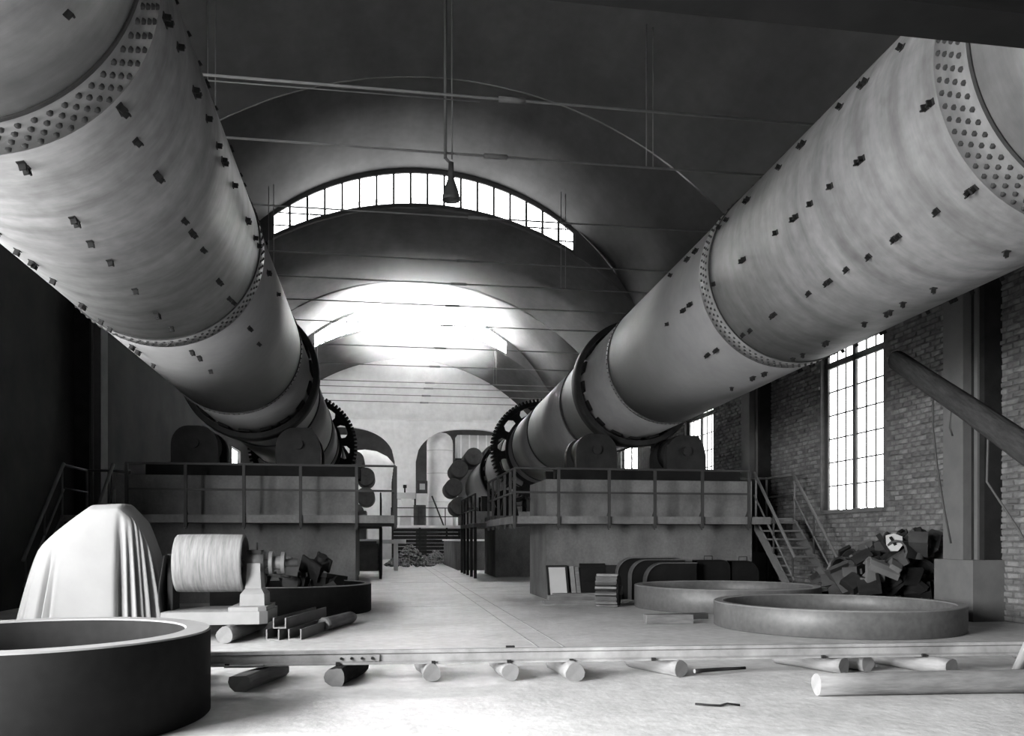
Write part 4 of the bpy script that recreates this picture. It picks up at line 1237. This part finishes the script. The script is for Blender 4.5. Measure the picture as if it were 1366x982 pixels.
# loading stage in front of the end wall
ls = empty('loading_stage', (2.6, 54, 0)); tag(ls, 'dark-fronted timber stage across the foot of the end wall', 'stage')
MB().box(.4, 5.6, 52.2, 55.95, 2.15, 2.30).build('stage_deck', M_backwall, ls)
for k in range(9):
    MB().box(.45, 5.55, 52.25, 52.32, .05+k*.23, .05+k*.23+.21).build('front_board', M_scrap[0], ls)
for x in (.5, 2.2, 3.9, 5.5): MB().box(x-.06, x+.06, 52.32, 52.45, 0, 2.15).build('stage_post', M_iron, ls)
for z in (2.85, 3.4): MB().box(.4, 5.6, 52.26, 52.30, z-.03, z+.03).build('stage_rail', M_post, ls)
for x in (.42, 2.1, 3.8, 5.58): MB().box(x-.03, x+.03, 52.26, 52.30, 2.30, 3.4).build('rail_post', M_post, ls)
# hopper machine
hp = empty('feed_hopper', (1.35, 54.2, 2.30)); tag(hp, 'pale feed hopper standing at the foot of the central wall pier', 'hopper')
MB().box(.75, 2.0, 53.9, 55.2, 4.05, 4.45).build('hopper_head', M_tank, hp)
MB().prism([(1.05, 4.05), (1.75, 4.05), (1.55, 2.95), (1.35, 2.95)], 53.9, 54.9).build('hopper_cone', M_backwall, hp)
MB().box(.72, .82, 53.9, 54.0, 2.30, 4.05).build('hopper_leg', M_iron, hp)
MB().box(1.9, 2.0, 53.9, 54.0, 2.30, 4.05).build('hopper_leg', M_iron, hp)
MB().box(1.0, 1.7, 53.95, 54.6, 2.30, 2.95).build('hopper_base', M_tank, hp)
MB().cyl((1.3, 53.85, 4.75), (1.3, 53.85, 4.95), .12, n=12).build('valve', M_iron, hp)
MB().cyl((1.3, 53.9, 4.45), (1.3, 53.9, 4.8), .05, n=8).build('stem', M_iron, hp)
bd = empty('drum', (2.25, 53.6, 2.30)); tag(bd, 'dark upright drum beside the feed hopper', 'drum')
mb = MB().lathe([(0, 0), (.38, 0), (.40, .03), (.40, .5), (.42, .52), (.40, .54), (.40, 1.3), (.38, 1.33), (0, 1.33)], (2.25, 53.6, 2.30), n=24, closed=False); mb.build('drum_shell', M_scrap[1], bd)
o = MB().cyl((3.0, 53.0, 4.2), (3.75, 52.9, 2.3), .05, n=8).build('leaning_pole', M_scrap[1]); tag(o, 'thin pole leaning by the stage in front of the white silo', 'pole')
fx = empty('wall_box', (2.5, 55.7, 4.6)); tag(fx, 'small square meter box fixed beside the right arch', 'box')
MB().box(2.15, 2.85, 55.55, 55.9, 4.5, 5.35).build('case', M_scrap[1], fx)
MB().box(2.32, 2.68, 55.52, 55.55, 4.75, 5.15).build('dial', M_white, fx)
MB().box(2.1, 2.9, 55.6, 55.95, 2.3, 4.5).build('stand', M_tank, fx)
# silo and tank beyond the right arch
so = empty('silo', (3.85, 58.2, 0)); tag(so, 'tall round-topped pale silo inside the right arch', 'silo')
mb = MB().lathe([(0, 0), (.92, 0), (.92, 8.1), (.88, 8.4), (.74, 8.68), (.5, 8.86), (0, 8.95)], (3.85, 58.2, 0), n=40, closed=False, smooth=True); mb.build('silo_shell', M_backwall, so)
for z in (2, 4, 6, 7.6):
    mb = MB().lathe([(.91, z), (.935, z), (.935, z+.05), (.91, z+.05)], (3.85, 58.2, 0), n=40); mb.build('hoop', M_tank, so)
tk = empty('square_tank', (6.2, 58.6, 0)); tag(tk, 'ribbed tank on legs inside the right arch', 'tank')
MB().box(5.05, 7.6, 57.8, 59.6, 7.1, 8.75).build('tank_body', M_tank, tk)
for x in (5.3, 5.9, 6.5, 7.1): MB().box(x-.05, x+.05, 57.74, 57.8, 7.1, 8.75).build('rib', M_backwall, tk)
MB().box(4.9, 7.8, 57.6, 59.8, 6.9, 7.1).build('tank_floor', M_iron, tk)
for x in (5.0, 7.6): 
    for y in (57.8, 59.5): MB().box(x-.09, x+.09, y-.09, y+.09, 0, 6.9).build('leg', M_backwall, tk)
# horizontal boiler-like vessel beyond the left arch
vs_ = empty('storage_vessel', (-1.6, 60, 0)); tag(vs_, 'large pale domed vessel inside the left arch', 'vessel')
mb = MB().lathe([(0, 0), (2.2, 0), (2.2, 6.3), (2.05, 6.9), (1.6, 7.4), (.9, 7.75), (0, 7.9)], (-1.4, 60.4, 0), n=48, closed=False, smooth=True); mb.build('vessel_shell', M_backwall, vs_)
MB().box(-3.0, -2.4, 57.7, 58.3, 0, 8.6).build('ladder_duct', M_backwall, vs_)
MB().cyl((-1.9, 57.4, 5.7), (-1.9, 57.4, 6.6), .14, n=12).build('pressure_gauge', M_iron, vs_)

# ------------------------------------------------------------------ dust haze hanging in the far raised bay
def haze():
    mb = MB(); n, m_ = 24, 14; rad = 6.0
    v = []
    for j in range(m_+1):
        p = math.pi*j/m_
        for i in range(n):
            t = 2*math.pi*i/n; v.append((rad*math.sin(p)*math.cos(t), rad*math.sin(p)*math.sin(t), rad*math.cos(p)))
    f = [(j*n+i, (j+1)*n+i, (j+1)*n+(i+1) % n, j*n+(i+1) % n) for j in range(m_) for i in range(n)]
    mb.add(v, f)
    m = bpy.data.materials.new('dust_haze'); m.use_nodes = True
    N = m.node_tree.nodes; L = m.node_tree.links
    N.remove(N['Principled BSDF'])
    vol = N.new('ShaderNodeVolumeScatter'); vol.inputs['Anisotropy'].default_value = .55; vol.inputs['Color'].default_value = (1, 1, 1, 1)
    tc = N.new('ShaderNodeTexCoord'); ln = N.new('ShaderNodeVectorMath'); ln.operation = 'LENGTH'
    L.new(tc.outputs['Object'], ln.inputs[0])
    r = N.new('ShaderNodeMapRange'); r.interpolation_type = 'SMOOTHSTEP'
    r.inputs['From Min'].default_value = 0; r.inputs['From Max'].default_value = rad; r.inputs['To Min'].default_value = .13; r.inputs['To Max'].default_value = 0
    L.new(ln.outputs['Value'], r.inputs['Value']); L.new(r.outputs[0], vol.inputs['Density'])
    L.new(vol.outputs[0], N['Material Output'].inputs['Volume'])
    o = bpy.data.objects.new('dust_haze', mb.mesh('dust_haze', m)); col.objects.link(o)
    fixn(o)
    o.location = (1.95, 39.8, 12.35); o.scale = (.95, 1.2, .66)
    tag(o, 'bright cloud of dust haze below the farther roof light', 'haze', kind='stuff')
haze()
scene.cycles.volume_step_rate = 1.0
scene.cycles.volume_bounces = 2
